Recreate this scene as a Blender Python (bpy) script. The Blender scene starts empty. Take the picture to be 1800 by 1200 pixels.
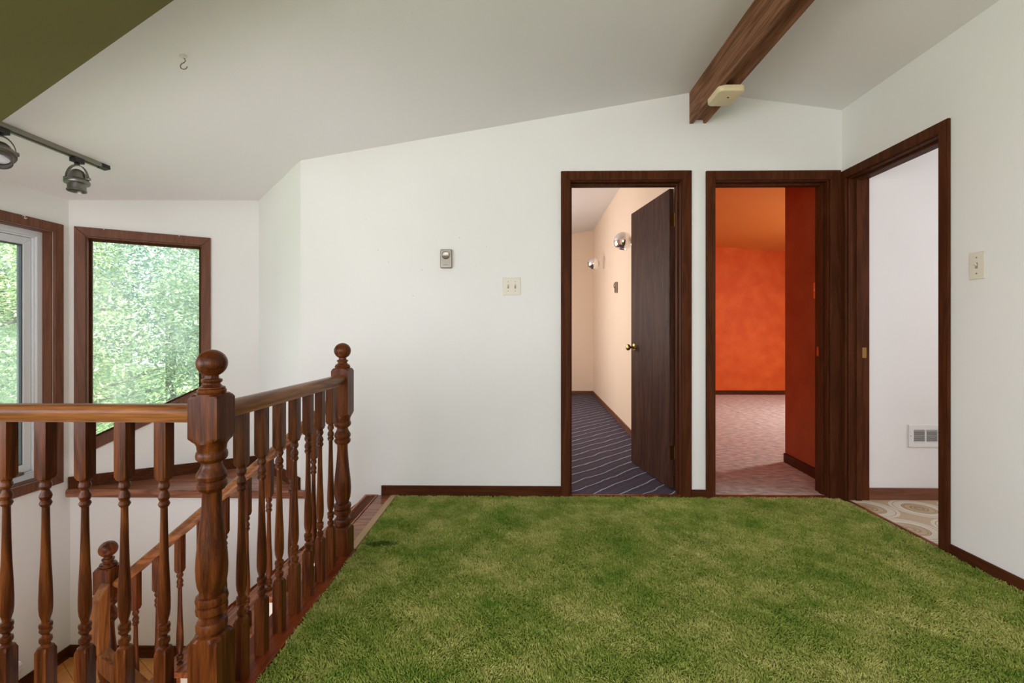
import bpy, bmesh, math, random
from mathutils import Vector, Matrix
random.seed(7)
C = bpy.context.scene.collection
S = bpy.context.scene
PI = math.pi
INF = 1e6

# ------------------------------------------------------------------ camera, world, lights, exposure
cam_d = bpy.data.cameras.new('camera'); cam = bpy.data.objects.new('camera', cam_d); C.objects.link(cam)
cam_d.sensor_width = 36; cam_d.lens = 820/1800*36; cam_d.shift_y = -13/1800
cam.location = (0, 0, 1.05); cam.rotation_euler = (PI/2, 0, math.atan(14/820))
cam_d.clip_start = 0.05; cam_d.clip_end = 200
S.camera = cam
S.view_settings.view_transform = 'Standard'; S.view_settings.look = 'None'
S.view_settings.gamma = 1; S.view_settings.use_curve_mapping = False
S.view_settings.exposure = -0.25

w = bpy.data.worlds.new('sky'); S.world = w; w.use_nodes = True
bg = w.node_tree.nodes['Background']; bg.inputs[0].default_value = (0.84, 0.91, 1.0, 1); bg.inputs[1].default_value = 3.0

def light(name, kind, loc, target, energy, color=(1, 1, 1), size=(1, 1), angle=None, spread=None):
    d = bpy.data.lights.new(name, kind); o = bpy.data.objects.new(name, d); C.objects.link(o)
    o.location = loc
    o.rotation_euler = (Vector(target)-Vector(loc)).to_track_quat('-Z', 'Y').to_euler()
    d.energy = energy; d.color = color
    if kind == 'AREA':
        d.shape = 'RECTANGLE'; d.size, d.size_y = size
        if spread: d.spread = spread
    if angle is not None: d.angle = angle
    return o
light('sun', 'SUN', (0, 0, 10), (-6, 5, 1.5), 10.5, (1, .97, .90), angle=.02)
light('rear_added_fill', 'AREA', (-.9, -2.5, 1.35), (.9, 2.0, 2.2), 80, (.985, .925, 1), (3.2, 1.5))  # unseen area light added behind the viewer to brighten the hall
light('left_added_fill', 'AREA', (-2.93, -.35, 1.0), (-.3, 1.0, 2.2), 42, (.96, .905, 1), (2.2, 1.15))  # added at the left, out of view, to lift the ceiling
light('bedroom_added_fill', 'AREA', (-1.1, 5.6, 1.45), (1.1, 5.4, 1.35), 56, (1, .97, .93), (2.2, 1.3))  # area light added for the bedroom; no window stands behind it
light('orange_room_window_daylight', 'AREA', (5.2, 5.2, 1.7), (2.8, 5.7, 0), 112, (1, .97, .92), (.55, .8))
light('bathroom_added_fill', 'AREA', (4.0, 2.0, 1.6), (2.3, 2.6, 1.2), 21, (.97, .97, 1), (.8, .9))  # added to brighten the bathroom, not set in any window
light('downstairs_added_fill', 'AREA', (-1.7, .9, -2.3), (-1.95, 2.2, 2), 74, (.95, .93, 1), (1.8, 1.0))  # added in the storey below, aimed up to brighten the stairwell ceiling

# ------------------------------------------------------------------ materials
def new_mat(name):
    m = bpy.data.materials.new(name); m.use_nodes = True
    nt = m.node_tree; b = nt.nodes['Principled BSDF']
    return m, nt, b
def N(nt, t, **k):
    n = nt.nodes.new(t)
    for a, v in k.items(): setattr(n, a, v)
    return n
def srgb(r, g, b):
    f = lambda c: (c/255/12.92) if c/255 <= .04045 else ((c/255+.055)/1.055)**2.4
    return (f(r), f(g), f(b), 1)
def ramp(nt, stops):
    r = N(nt, 'ShaderNodeValToRGB'); e = r.color_ramp.elements
    while len(e) < len(stops): e.new(.5)
    for i, (p, c) in enumerate(stops): e[i].position = p; e[i].color = c
    return r
def plain(name, col, rough=.5, metal=0, spec=.5, bump=0, bscale=300):
    m, nt, b = new_mat(name)
    b.inputs['Base Color'].default_value = col; b.inputs['Roughness'].default_value = rough
    b.inputs['Metallic'].default_value = metal; b.inputs['Specular IOR Level'].default_value = spec
    if bump:
        tc = N(nt, 'ShaderNodeTexCoord'); n = N(nt, 'ShaderNodeTexNoise'); n.inputs['Scale'].default_value = bscale
        bp = N(nt, 'ShaderNodeBump'); bp.inputs['Strength'].default_value = bump; bp.inputs['Distance'].default_value = .002
        nt.links.new(tc.outputs['Object'], n.inputs['Vector']); nt.links.new(n.outputs[0], bp.inputs['Height'])
        nt.links.new(bp.outputs[0], b.inputs['Normal'])
    return m
def paint(name, c1, c2, scale=1.2, rough=.65, bump=.12, detail=4, lo=.35, hi=.65):
    m, nt, b = new_mat(name)
    tc = N(nt, 'ShaderNodeTexCoord'); n = N(nt, 'ShaderNodeTexNoise')
    n.inputs['Scale'].default_value = scale; n.inputs['Detail'].default_value = detail
    r = ramp(nt, [(lo, c1), (hi, c2)])
    nt.links.new(tc.outputs['Object'], n.inputs['Vector']); nt.links.new(n.outputs[0], r.inputs[0])
    nt.links.new(r.outputs[0], b.inputs['Base Color']); b.inputs['Roughness'].default_value = rough
    b.inputs['Specular IOR Level'].default_value = .3
    n2 = N(nt, 'ShaderNodeTexNoise'); n2.inputs['Scale'].default_value = 120; n2.inputs['Detail'].default_value = 3
    bp = N(nt, 'ShaderNodeBump'); bp.inputs['Strength'].default_value = bump; bp.inputs['Distance'].default_value = .002
    nt.links.new(tc.outputs['Object'], n2.inputs['Vector']); nt.links.new(n2.outputs[0], bp.inputs['Height'])
    nt.links.new(bp.outputs[0], b.inputs['Normal'])
    return m
def wood(name, dark, mid, lite, axis='Z', rough=.34, fine=170, coarse=16, bump=.15, coat=.05, spec=.18):
    """oak-like wood: rings and pores stretched along one axis of the object"""
    m, nt, b = new_mat(name); L = nt.links
    tc = N(nt, 'ShaderNodeTexCoord'); oi = N(nt, 'ShaderNodeObjectInfo')
    mul = N(nt, 'ShaderNodeMath', operation='MULTIPLY'); mul.inputs[1].default_value = 23
    L.new(oi.outputs['Random'], mul.inputs[0])
    add = N(nt, 'ShaderNodeVectorMath', operation='ADD'); L.new(tc.outputs['Object'], add.inputs[0]); L.new(mul.outputs[0], add.inputs[1])
    def stretched(sc, k):
        mp = N(nt, 'ShaderNodeMapping'); v = [sc, sc, sc]; v['XYZ'.index(axis)] = sc*k
        mp.inputs['Scale'].default_value = v; L.new(add.outputs[0], mp.inputs['Vector']); return mp
    m1 = stretched(coarse, .09); n1 = N(nt, 'ShaderNodeTexNoise'); n1.inputs['Detail'].default_value = 3; n1.inputs['Distortion'].default_value = .6
    n1.inputs['Scale'].default_value = 1; L.new(m1.outputs[0], n1.inputs['Vector'])
    rg = N(nt, 'ShaderNodeMath', operation='MULTIPLY'); rg.inputs[1].default_value = 9; L.new(n1.outputs[0], rg.inputs[0])
    fr = N(nt, 'ShaderNodeMath', operation='PINGPONG'); fr.inputs[1].default_value = 1; L.new(rg.outputs[0], fr.inputs[0])
    m2 = stretched(fine*3, .03); n2 = N(nt, 'ShaderNodeTexNoise'); n2.inputs['Scale'].default_value = 1; n2.inputs['Detail'].default_value = 2
    L.new(m2.outputs[0], n2.inputs['Vector'])
    mx = N(nt, 'ShaderNodeMath', operation='MULTIPLY_ADD'); mx.inputs[1].default_value = .40
    L.new(fr.outputs[0], mx.inputs[0])
    s2 = N(nt, 'ShaderNodeMath', operation='MULTIPLY'); s2.inputs[1].default_value = .72; L.new(n2.outputs[0], s2.inputs[0])
    L.new(s2.outputs[0], mx.inputs[2])
    r = ramp(nt, [(.22, dark), (.52, mid), (.85, lite)]); L.new(mx.outputs[0], r.inputs[0])
    L.new(r.outputs[0], b.inputs['Base Color'])
    b.inputs['Roughness'].default_value = rough; b.inputs['Coat Weight'].default_value = coat; b.inputs['Coat Roughness'].default_value = .14
    b.inputs['Specular IOR Level'].default_value = spec
    bp = N(nt, 'ShaderNodeBump'); bp.inputs['Strength'].default_value = bump; bp.inputs['Distance'].default_value = .001
    L.new(n2.outputs[0], bp.inputs['Height']); L.new(bp.outputs[0], b.inputs['Normal'])
    return m

OAK = (srgb(42, 16, 5), srgb(82, 38, 13), srgb(114, 61, 24))
RAILC = (srgb(84, 46, 20), srgb(124, 75, 37), srgb(158, 102, 56))
DARK = (srgb(62, 31, 15), srgb(76, 40, 21), srgb(90, 49, 28))
MIDB = (srgb(92, 56, 38), srgb(110, 68, 48), srgb(124, 80, 58))
M = {}
M['oak_z'] = wood('turned_oak', *OAK, axis='Z')
M['oak_x'] = wood('oak_rail_x', *RAILC, axis='X'); M['oak_y'] = wood('oak_rail_y', *RAILC, axis='Y')
M['tread'] = wood('oak_tread', srgb(92, 44, 24), srgb(140, 76, 44), srgb(178, 108, 68), axis='Y', coat=.4)
M['ledge'] = wood('oak_ledge', srgb(96, 52, 34), srgb(138, 84, 60), srgb(172, 116, 86), axis='X', rough=.3, coat=.4)
M['curb'] = wood('reddish_curb', srgb(74, 26, 10), srgb(112, 46, 18), srgb(140, 66, 30), axis='Y', rough=.35)
for a in 'XYZ':
    M['dark_'+a] = wood('dark_trim_'+a, *DARK, axis=a, rough=.5, coat=0, bump=.2, spec=.06)
    M['mid_'+a] = wood('brown_trim_'+a, *MIDB, axis=a, rough=.5, coat=0, bump=.1, spec=.3)
M['rail_z'] = wood('oak_rail_z', *RAILC, axis='Z')
M['beam'] = wood('beam_wood', srgb(84, 52, 34), srgb(126, 84, 58), srgb(152, 106, 78), axis='Y', rough=.6, coat=0, bump=.5, fine=60)
M['leaf_door'] = wood('dark_door_veneer', srgb(52, 32, 24), srgb(70, 44, 34), srgb(86, 58, 46), axis='Z', rough=.5, coat=0, spec=.08)
M['white'] = paint('white_wall_paint', srgb(237, 235, 232), srgb(241, 240, 237))
M['ceil'] = paint('white_ceiling_paint', srgb(240, 236, 237), srgb(243, 239, 240), bump=.25)
M['green_wall'] = paint('olive_wall_paint', srgb(98, 91, 50), srgb(102, 95, 52))
M['peach'] = paint('peach_wall_paint', srgb(242, 218, 194), srgb(245, 222, 200))
M['white_in'] = paint('bathroom_wall_paint', srgb(232, 228, 226), srgb(238, 234, 232))
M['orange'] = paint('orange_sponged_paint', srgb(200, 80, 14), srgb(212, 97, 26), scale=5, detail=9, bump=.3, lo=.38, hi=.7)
M['orange_shaded'] = paint('shaded_orange_sponged_paint', srgb(146, 66, 32), srgb(158, 78, 40), scale=5, detail=9, bump=.3, lo=.38, hi=.7)  # orange paint darkened: the shade on the near wall is in the colour
M['orange_ceil'] = paint('orange_ceiling_paint', srgb(208, 126, 56), srgb(212, 132, 62))
M['vinyl'] = plain('white_vinyl', srgb(226, 230, 234), .35)
M['brass'] = plain('old_brass', srgb(176, 140, 84), .28, 1)
M['nickel'] = plain('brushed_nickel', srgb(150, 142, 130), .32, 1)
M['pewter'] = plain('aged_pewter', srgb(132, 129, 124), .38, 1)
M['steel_dull'] = plain('track_metal', srgb(150, 146, 134), .45, .8)
M['chrome'] = plain('chrome', (.9, .88, .87, 1), .06, 1)
M['black'] = plain('black_plastic', srgb(30, 28, 27), .4)
M['ivory'] = plain('ivory_plastic', srgb(226, 218, 200), .35)
M['ivory_dark'] = plain('ivory_shadow_plastic', srgb(150, 140, 120), .5)
M['cream'] = plain('aged_cream_plastic', srgb(226, 206, 168), .4)
M['whitemet'] = plain('white_enamel', srgb(228, 226, 222), .35)
M['dark_in'] = plain('dark_recess', srgb(40, 36, 34), .8)
M['bind'] = plain('beige_carpet_binding', srgb(178, 148, 112), .9, bump=.5)
M['gasket'] = plain('grey_gasket', srgb(84, 92, 98), .6)
M['lens'] = plain('frosted_bulb_glass', srgb(214, 214, 220), .25)
M['ochre'] = plain('orange_switch_plate', srgb(236, 112, 40), .5)

def glass_mat():
    m, nt, b = new_mat('window_glass'); L = nt.links
    nt.nodes.remove(b); out = nt.nodes['Material Output']
    tr = N(nt, 'ShaderNodeBsdfTransparent'); gl = N(nt, 'ShaderNodeBsdfGlossy'); gl.inputs['Roughness'].default_value = .03
    df = N(nt, 'ShaderNodeBsdfTranslucent'); df.inputs[0].default_value = (.8, .9, .85, 1)
    tc = N(nt, 'ShaderNodeTexCoord'); n = N(nt, 'ShaderNodeTexNoise'); n.inputs['Scale'].default_value = 2.4; n.inputs['Detail'].default_value = 5
    mp = N(nt, 'ShaderNodeMapping'); mp.inputs['Scale'].default_value = (1, 1, .6); L.new(tc.outputs['Object'], mp.inputs[0]); L.new(mp.outputs[0], n.inputs['Vector'])
    r = ramp(nt, [(.4, (.03, .03, .03, 1)), (.68, (.28, .28, .28, 1))]); L.new(n.outputs[0], r.inputs[0])
    a = N(nt, 'ShaderNodeMixShader'); L.new(r.outputs[0], a.inputs[0]); L.new(tr.outputs[0], a.inputs[1]); L.new(df.outputs[0], a.inputs[2])
    f = N(nt, 'ShaderNodeFresnel'); f.inputs[0].default_value = 1.2
    c = N(nt, 'ShaderNodeMixShader'); L.new(f.outputs[0], c.inputs[0]); L.new(a.outputs[0], c.inputs[1]); L.new(gl.outputs[0], c.inputs[2])
    L.new(c.outputs[0], out.inputs[0]); return m
M['glass'] = glass_mat()

def shag_mat():
    m, nt, b = new_mat('green_shag'); L = nt.links
    tc = N(nt, 'ShaderNodeTexCoord')
    n = N(nt, 'ShaderNodeTexNoise'); n.inputs['Scale'].default_value = 3.2; n.inputs['Detail'].default_value = 9; n.inputs['Roughness'].default_value = .78
    L.new(tc.outputs['Object'], n.inputs['Vector'])
    n2 = N(nt, 'ShaderNodeTexNoise'); n2.inputs['Scale'].default_value = 95; n2.inputs['Detail'].default_value = 2
    L.new(tc.outputs['Object'], n2.inputs['Vector'])
    k = N(nt, 'ShaderNodeMath', operation='MULTIPLY_ADD'); k.inputs[1].default_value = .75
    h = N(nt, 'ShaderNodeMath', operation='MULTIPLY'); h.inputs[1].default_value = .28
    L.new(n.outputs[0], k.inputs[0]); L.new(n2.outputs[0], h.inputs[0]); L.new(h.outputs[0], k.inputs[2])
    r = ramp(nt, [(.38, srgb(86, 128, 38)), (.50, srgb(144, 158, 70)), (.63, srgb(200, 196, 120))])
    L.new(k.outputs[0], r.inputs[0])
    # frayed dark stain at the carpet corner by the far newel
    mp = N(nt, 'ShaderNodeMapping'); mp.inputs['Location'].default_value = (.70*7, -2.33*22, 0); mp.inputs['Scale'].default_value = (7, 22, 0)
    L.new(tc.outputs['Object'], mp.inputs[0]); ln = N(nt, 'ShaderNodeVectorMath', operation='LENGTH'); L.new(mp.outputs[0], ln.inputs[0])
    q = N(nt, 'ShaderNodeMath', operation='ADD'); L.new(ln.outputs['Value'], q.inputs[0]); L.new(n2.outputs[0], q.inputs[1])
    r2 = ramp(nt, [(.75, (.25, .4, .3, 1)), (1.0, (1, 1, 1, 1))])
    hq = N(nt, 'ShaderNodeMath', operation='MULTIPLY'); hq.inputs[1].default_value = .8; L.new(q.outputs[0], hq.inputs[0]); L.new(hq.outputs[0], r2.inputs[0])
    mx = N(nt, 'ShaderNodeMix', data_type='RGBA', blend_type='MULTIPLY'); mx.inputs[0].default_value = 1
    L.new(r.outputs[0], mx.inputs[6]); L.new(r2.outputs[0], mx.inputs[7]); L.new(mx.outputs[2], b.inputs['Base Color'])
    b.inputs['Roughness'].default_value = .85; b.inputs['Specular IOR Level'].default_value = .15
    return m
M['shag'] = shag_mat()

def stripe_mat():
    m, nt, b = new_mat('navy_striped_carpet'); L = nt.links
    tc = N(nt, 'ShaderNodeTexCoord'); sx = N(nt, 'ShaderNodeSeparateXYZ'); L.new(tc.outputs['Object'], sx.inputs[0])
    d = N(nt, 'ShaderNodeMath', operation='SUBTRACT'); L.new(sx.outputs[1], d.inputs[0]); L.new(sx.outputs[0], d.inputs[1])
    n = N(nt, 'ShaderNodeTexNoise'); n.inputs['Scale'].default_value = 4; n.inputs['Detail'].default_value = 2; L.new(tc.outputs['Object'], n.inputs['Vector'])
    a = N(nt, 'ShaderNodeMath', operation='MULTIPLY_ADD'); a.inputs[1].default_value = .10; L.new(n.outputs[0], a.inputs[0]); L.new(d.outputs[0], a.inputs[2])
    q = N(nt, 'ShaderNodeMath', operation='DIVIDE'); q.inputs[1].default_value = .165; L.new(a.outputs[0], q.inputs[0])
    fr = N(nt, 'ShaderNodeMath', operation='FRACT'); L.new(q.outputs[0], fr.inputs[0])
    r = ramp(nt, [(0, srgb(184, 190, 200)), (.07, srgb(184, 190, 200)), (.08, srgb(70, 62, 84)), (.5, srgb(80, 70, 90)), (.55, srgb(112, 56, 76)), (.60, srgb(66, 58, 80))])
    r.color_ramp.interpolation = 'CONSTANT'
    L.new(fr.outputs[0], r.inputs[0])
    n3 = N(nt, 'ShaderNodeTexNoise'); n3.inputs['Scale'].default_value = 160; L.new(tc.outputs['Object'], n3.inputs['Vector'])
    mx = N(nt, 'ShaderNodeMix', data_type='RGBA', blend_type='MULTIPLY'); mx.inputs[0].default_value = .5
    L.new(r.outputs[0], mx.inputs[6]); L.new(n3.outputs[0], mx.inputs[7]); L.new(mx.outputs[2], b.inputs['Base Color'])
    bp = N(nt, 'ShaderNodeBump'); bp.inputs['Strength'].default_value = .6; bp.inputs['Distance'].default_value = .02
    L.new(n.outputs[0], bp.inputs['Height']); L.new(bp.outputs[0], b.inputs['Normal'])
    b.inputs['Roughness'].default_value = .9; return m
M['stripe'] = stripe_mat()
def greycarpet():
    m, nt, b = new_mat('grey_carpet'); L = nt.links
    tc = N(nt, 'ShaderNodeTexCoord'); n = N(nt, 'ShaderNodeTexNoise'); n.inputs['Scale'].default_value = 22; n.inputs['Detail'].default_value = 8
    mp = N(nt, 'ShaderNodeMapping'); mp.inputs['Scale'].default_value = (.6, 1.4, 1); L.new(tc.outputs['Object'], mp.inputs[0]); L.new(mp.outputs[0], n.inputs['Vector'])
    r = ramp(nt, [(.35, srgb(164, 156, 152)), (.65, srgb(216, 206, 198))]); L.new(n.outputs[0], r.inputs[0]); L.new(r.outputs[0], b.inputs['Base Color'])
    bp = N(nt, 'ShaderNodeBump'); bp.inputs['Strength'].default_value = .5; bp.inputs['Distance'].default_value = .01
    L.new(n.outputs[0], bp.inputs['Height']); L.new(bp.outputs[0], b.inputs['Normal'])
    b.inputs['Roughness'].default_value = .95; return m
M['grey_carpet'] = greycarpet()
def medallion():
    m, nt, b = new_mat('medallion_vinyl_floor'); L = nt.links
    tc = N(nt, 'ShaderNodeTexCoord'); sx = N(nt, 'ShaderNodeSeparateXYZ'); L.new(tc.outputs['Object'], sx.inputs[0])
    def cell(out, off, per=.30):
        a = N(nt, 'ShaderNodeMath', operation='ADD'); a.inputs[1].default_value = -off+per/2+per*40; L.new(out, a.inputs[0])
        q = N(nt, 'ShaderNodeMath', operation='MODULO'); q.inputs[1].default_value = per; L.new(a.outputs[0], q.inputs[0])
        s = N(nt, 'ShaderNodeMath', operation='SUBTRACT'); s.inputs[1].default_value = per/2; L.new(q.outputs[0], s.inputs[0]); return s.outputs[0]
    cx, cy = cell(sx.outputs[0], 2.40), cell(sx.outputs[1], 2.845)
    cb = N(nt, 'ShaderNodeCombineXYZ'); L.new(cx, cb.inputs[0]); L.new(cy, cb.inputs[1])
    ln = N(nt, 'ShaderNodeVectorMath', operation='LENGTH'); L.new(cb.outputs[0], ln.inputs[0])
    mu = N(nt, 'ShaderNodeMath', operation='MULTIPLY'); mu.inputs[1].default_value = 4.5; L.new(ln.outputs['Value'], mu.inputs[0])
    T, K, W_ = srgb(196, 172, 138), srgb(158, 132, 92), srgb(222, 212, 194)
    r = ramp(nt, [(0, T), (.06, K), (.12, T), (.16, K), (.2, T), (.31, K), (.335, T), (.36, K), (.385, W_), (.56, K), (.575, W_), (.66, T)])
    r.color_ramp.interpolation = 'CONSTANT'; L.new(mu.outputs[0], r.inputs[0])
    n = N(nt, 'ShaderNodeTexNoise'); n.inputs['Scale'].default_value = 220; L.new(tc.outputs['Object'], n.inputs['Vector'])
    mx = N(nt, 'ShaderNodeMix', data_type='RGBA', blend_type='OVERLAY'); mx.inputs[0].default_value = .4
    L.new(r.outputs[0], mx.inputs[6]); L.new(n.outputs[0], mx.inputs[7]); L.new(mx.outputs[2], b.inputs['Base Color'])
    b.inputs['Roughness'].default_value = .35; return m
M['medallion'] = medallion()
def parquet():
    m, nt, b = new_mat('orange_parquet'); L = nt.links
    tc = N(nt, 'ShaderNodeTexCoord'); mp = N(nt, 'ShaderNodeMapping'); mp.inputs['Rotation'].default_value = (0, 0, .6); L.new(tc.outputs['Object'], mp.inputs[0])
    br = N(nt, 'ShaderNodeTexBrick'); br.inputs['Color1'].default_value = srgb(240, 176, 104); br.inputs['Color2'].default_value = srgb(226, 152, 84)
    br.inputs['Mortar'].default_value = srgb(130, 74, 34); br.inputs['Scale'].default_value = 1
    br.inputs['Brick Width'].default_value = .3; br.inputs['Row Height'].default_value = .06; br.inputs['Mortar Size'].default_value = .0015
    L.new(mp.outputs[0], br.inputs['Vector'])
    n = N(nt, 'ShaderNodeTexNoise'); n.inputs['Scale'].default_value = 30; n.inputs['Detail'].default_value = 5; L.new(mp.outputs[0], n.inputs['Vector'])
    mx = N(nt, 'ShaderNodeMix', data_type='RGBA', blend_type='OVERLAY'); mx.inputs[0].default_value = .4
    L.new(br.outputs[0], mx.inputs[6]); L.new(n.outputs[0], mx.inputs[7]); L.new(mx.outputs[2], b.inputs['Base Color'])
    b.inputs['Roughness'].default_value = .3; return m
M['parquet'] = parquet()
def leafmat(name, c1, c2):
    m, nt, b = new_mat(name); L = nt.links; nt.nodes.remove(b); out = nt.nodes['Material Output']
    g = N(nt, 'ShaderNodeNewGeometry'); r = ramp(nt, [(0, c1), (1, c2)]); L.new(g.outputs['Random Per Island'], r.inputs[0])
    d = N(nt, 'ShaderNodeBsdfDiffuse'); t = N(nt, 'ShaderNodeBsdfTranslucent'); gl = N(nt, 'ShaderNodeBsdfGlossy'); gl.inputs['Roughness'].default_value = .35
    L.new(r.outputs[0], d.inputs[0]); L.new(r.outputs[0], t.inputs[0])
    a = N(nt, 'ShaderNodeMixShader'); a.inputs[0].default_value = .35; L.new(d.outputs[0], a.inputs[1]); L.new(t.outputs[0], a.inputs[2])
    c = N(nt, 'ShaderNodeMixShader'); c.inputs[0].default_value = .10; L.new(a.outputs[0], c.inputs[1]); L.new(gl.outputs[0], c.inputs[2])
    L.new(c.outputs[0], out.inputs[0]); return m
M['leaf_a'] = leafmat('light_leaves', srgb(120, 160, 92), srgb(234, 242, 200))
M['leaf_b'] = leafmat('mid_leaves', srgb(80, 120, 86), srgb(200, 220, 176))
M['leaf_c'] = leafmat('bluish_leaves', srgb(64, 104, 96), srgb(160, 196, 180))
M['bark'] = plain('tree_bark', srgb(92, 80, 66), .9, bump=1, bscale=30)
M['grass'] = paint('lawn', srgb(90, 130, 60), srgb(130, 160, 80), scale=3)

# ------------------------------------------------------------------ mesh helpers
def link_mesh(name, bm, mat, parent=None, smooth=None, bevel=0):
    bmesh.ops.recalc_face_normals(bm, faces=bm.faces)
    me = bpy.data.meshes.new(name); bm.to_mesh(me); bm.free()
    mats = mat if isinstance(mat, (list, tuple)) else [mat]
    for k in mats: me.materials.append(k)
    if smooth is not None:
        me.shade_smooth(); me.set_sharp_from_angle(angle=math.radians(smooth))
    o = bpy.data.objects.new(name, me); C.objects.link(o)
    if bevel:
        md = o.modifiers.new('bevel', 'BEVEL'); md.width = bevel; md.segments = 2; md.limit_method = 'ANGLE'
    if parent: o.parent = parent
    return o
def tag(o, label=None, cat=None, group=None, kind=None):
    if label: o['label'] = label
    if cat: o['category'] = cat
    if group: o['group'] = group
    if kind: o['kind'] = kind
    return o
def empty(name, loc=(0, 0, 0), rot=(0, 0, 0)):
    o = bpy.data.objects.new(name, None); C.objects.link(o); o.location = loc; o.rotation_euler = rot
    o.empty_display_size = .05; return o
def structure(name, bm, mat, label=None, cat=None, parent=None, **k):
    o = link_mesh(name, bm, mat, parent, **k)
    if not parent: tag(o, label, cat, kind='structure')
    return o
def box(bm, x0, x1, y0, y1, z0, z1, mi=0):
    vs = [bm.verts.new((x, y, z)) for z in (z0, z1) for x, y in ((x0, y0), (x1, y0), (x1, y1), (x0, y1))]
    for q in ((0, 3, 2, 1), (4, 5, 6, 7), (0, 1, 5, 4), (1, 2, 6, 5), (2, 3, 7, 6), (3, 0, 4, 7)):
        bm.faces.new([vs[i] for i in q]).material_index = mi
def prism(bm, pts, vec, mi=0):
    """a polygon of 3-D points extruded by a vector"""
    v = Vector(vec); a = [bm.verts.new(p) for p in pts]; b = [bm.verts.new(Vector(p)+v) for p in pts]
    bm.faces.new(a).material_index = mi; bm.faces.new(b[::-1]).material_index = mi
    for i in range(len(pts)):
        j = (i+1) % len(pts); bm.faces.new((a[i], a[j], b[j], b[i])).material_index = mi
def plan(bm, pts, z0, z1, mi=0): prism(bm, [(x, y, z0) for x, y in pts], (0, 0, z1-z0), mi)
def NB(): return bmesh.new()
def turned(bm, prof, seg=48, cx=0, cy=0):
    """loft of rings (z, R, half): a circle of radius R cut by a square of half width"""
    rows = []
    for z, R, h in prof:
        row = []
        for i in range(seg):
            a = 2*PI*i/seg; c, s = math.cos(a), math.sin(a)
            r = min(R, h/max(abs(c), abs(s)))
            row.append(bm.verts.new((cx+r*c, cy+r*s, z)))
        rows.append(row)
    for a, b in zip(rows, rows[1:]):
        for i in range(seg): bm.faces.new((a[i], a[(i+1) % seg], b[(i+1) % seg], b[i]))
    bm.faces.new(rows[0]); bm.faces.new(rows[-1])
def lathe(bm, prof, mat4, seg=32, mi=0, close=True):
    rows = []
    for r, z in prof:
        rows.append([bm.verts.new(mat4 @ Vector((r*math.cos(2*PI*i/seg), r*math.sin(2*PI*i/seg), z))) for i in range(seg)])
    for a, b in zip(rows, rows[1:]):
        for i in range(seg): bm.faces.new((a[i], a[(i+1) % seg], b[(i+1) % seg], b[i])).material_index = mi
    if close:
        bm.faces.new(rows[0]).material_index = mi; bm.faces.new(rows[-1]).material_index = mi
def frame_to(direction, loc=(0, 0, 0)):
    q = Vector(direction).to_track_quat('Z', 'Y'); return Matrix.Translation(loc) @ q.to_matrix().to_4x4()
def sweep(bm, pts, sect, up=Vector((0, 0, 1))):
    """sweep a section [(side, up)] along points"""
    P = [Vector(p) for p in pts]; rows = []
    for i, p in enumerate(P):
        t = ((P[i+1]-p).normalized() if i < len(P)-1 else Vector()) + ((p-P[i-1]).normalized() if i else Vector())
        t.normalize()
        u0 = up(i) if callable(up) else up
        side = t.cross(u0).normalized(); u = side.cross(t).normalized()
        k = 1.0
        if 0 < i < len(P)-1:
            k = 1/max(.4, t.dot((P[i+1]-p).normalized()))
        rows.append([bm.verts.new(p+side*a+u*b*k) for a, b in sect])
    n = len(sect)
    for a, b in zip(rows, rows[1:]):
        for i in range(n): bm.faces.new((a[i], a[(i+1) % n], b[(i+1) % n], b[i]))
    bm.faces.new(rows[0]); bm.faces.new(rows[-1])
def tube(bm, pts, r, seg=10):
    sweep(bm, pts, [(r*math.cos(2*PI*i/seg), r*math.sin(2*PI*i/seg)) for i in range(seg)], Vector((.13, .21, .97)))

# ------------------------------------------------------------------ main dimensions
YB, XR, XL = 3.04, 2.072, -2.98           # back wall, right wall, left wall
WT = .12                                   # partition thickness
A2 = Vector((-2.98, 3.03, 0)); B2 = Vector((-2.034, 3.60, 0)); C2 = Vector((-1.44, 3.04, 0))
U2 = (B2-A2).normalized(); N2 = Vector((-U2.y, U2.x, 0))     # outward normal of the bay window wall
def ceil_l(x): return 2.429+.166*x
def ceil_r(x): return 2.782-.140*x
LAND = -1.08; LOW = -2.75

# ---- floors
bm = NB(); plan(bm, [(-.81, 1.2), (-.81, 3.05), (XR+.0, 3.05), (XR, -2.6), (XL, -2.6), (XL, 1.2)], -.25, -.012)
structure('floor', bm, M['shag'], 'floor of the upper hall under the green shag carpet', 'floor')
bm = NB(); plan(bm, [(-1.3, YB+.004), (1.085, YB+.004), (1.28, 8.15), (-1.3, 8.15)], -.2, 0.0)
structure('floor_bedroom', bm, M['stripe'], 'navy floor carpet with thin pale diagonal stripes in the peach bedroom', 'floor')
bm = NB(); plan(bm, [(1.086, YB+.004), (2.19, YB+.004), (2.19, 3.8), (5.4, 3.8), (5.4, 8.2), (1.285, 8.2)], -.2, 0.001)
structure('floor_orange_room', bm, M['grey_carpet'], 'grey carpet floor of the orange room behind the middle doorway', 'floor')
bm = NB(); box(bm, XR+.004, 4.3, 1.0, 3.02, -.2, .002)
structure('floor_bathroom', bm, M['medallion'], 'tan vinyl bathroom floor with round cream medallions', 'floor')
bm = NB(); plan(bm, [(XL-.02, 1.24), (XL-.02, YB+.02), (-2.065, YB+.02), (-2.065, 1.24)], LAND-.2, LAND)
structure('floor_landing', bm, M['parquet'], 'orange parquet floor of the lower stair landing by the left wall', 'floor')
bm = NB(); box(bm, XL-.1, 4.5, -2.7, 3.1, LOW-.2, LOW)
structure('floor_downstairs', bm, M['parquet'], 'orange parquet floor of the storey below the stairs', 'floor')

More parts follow.
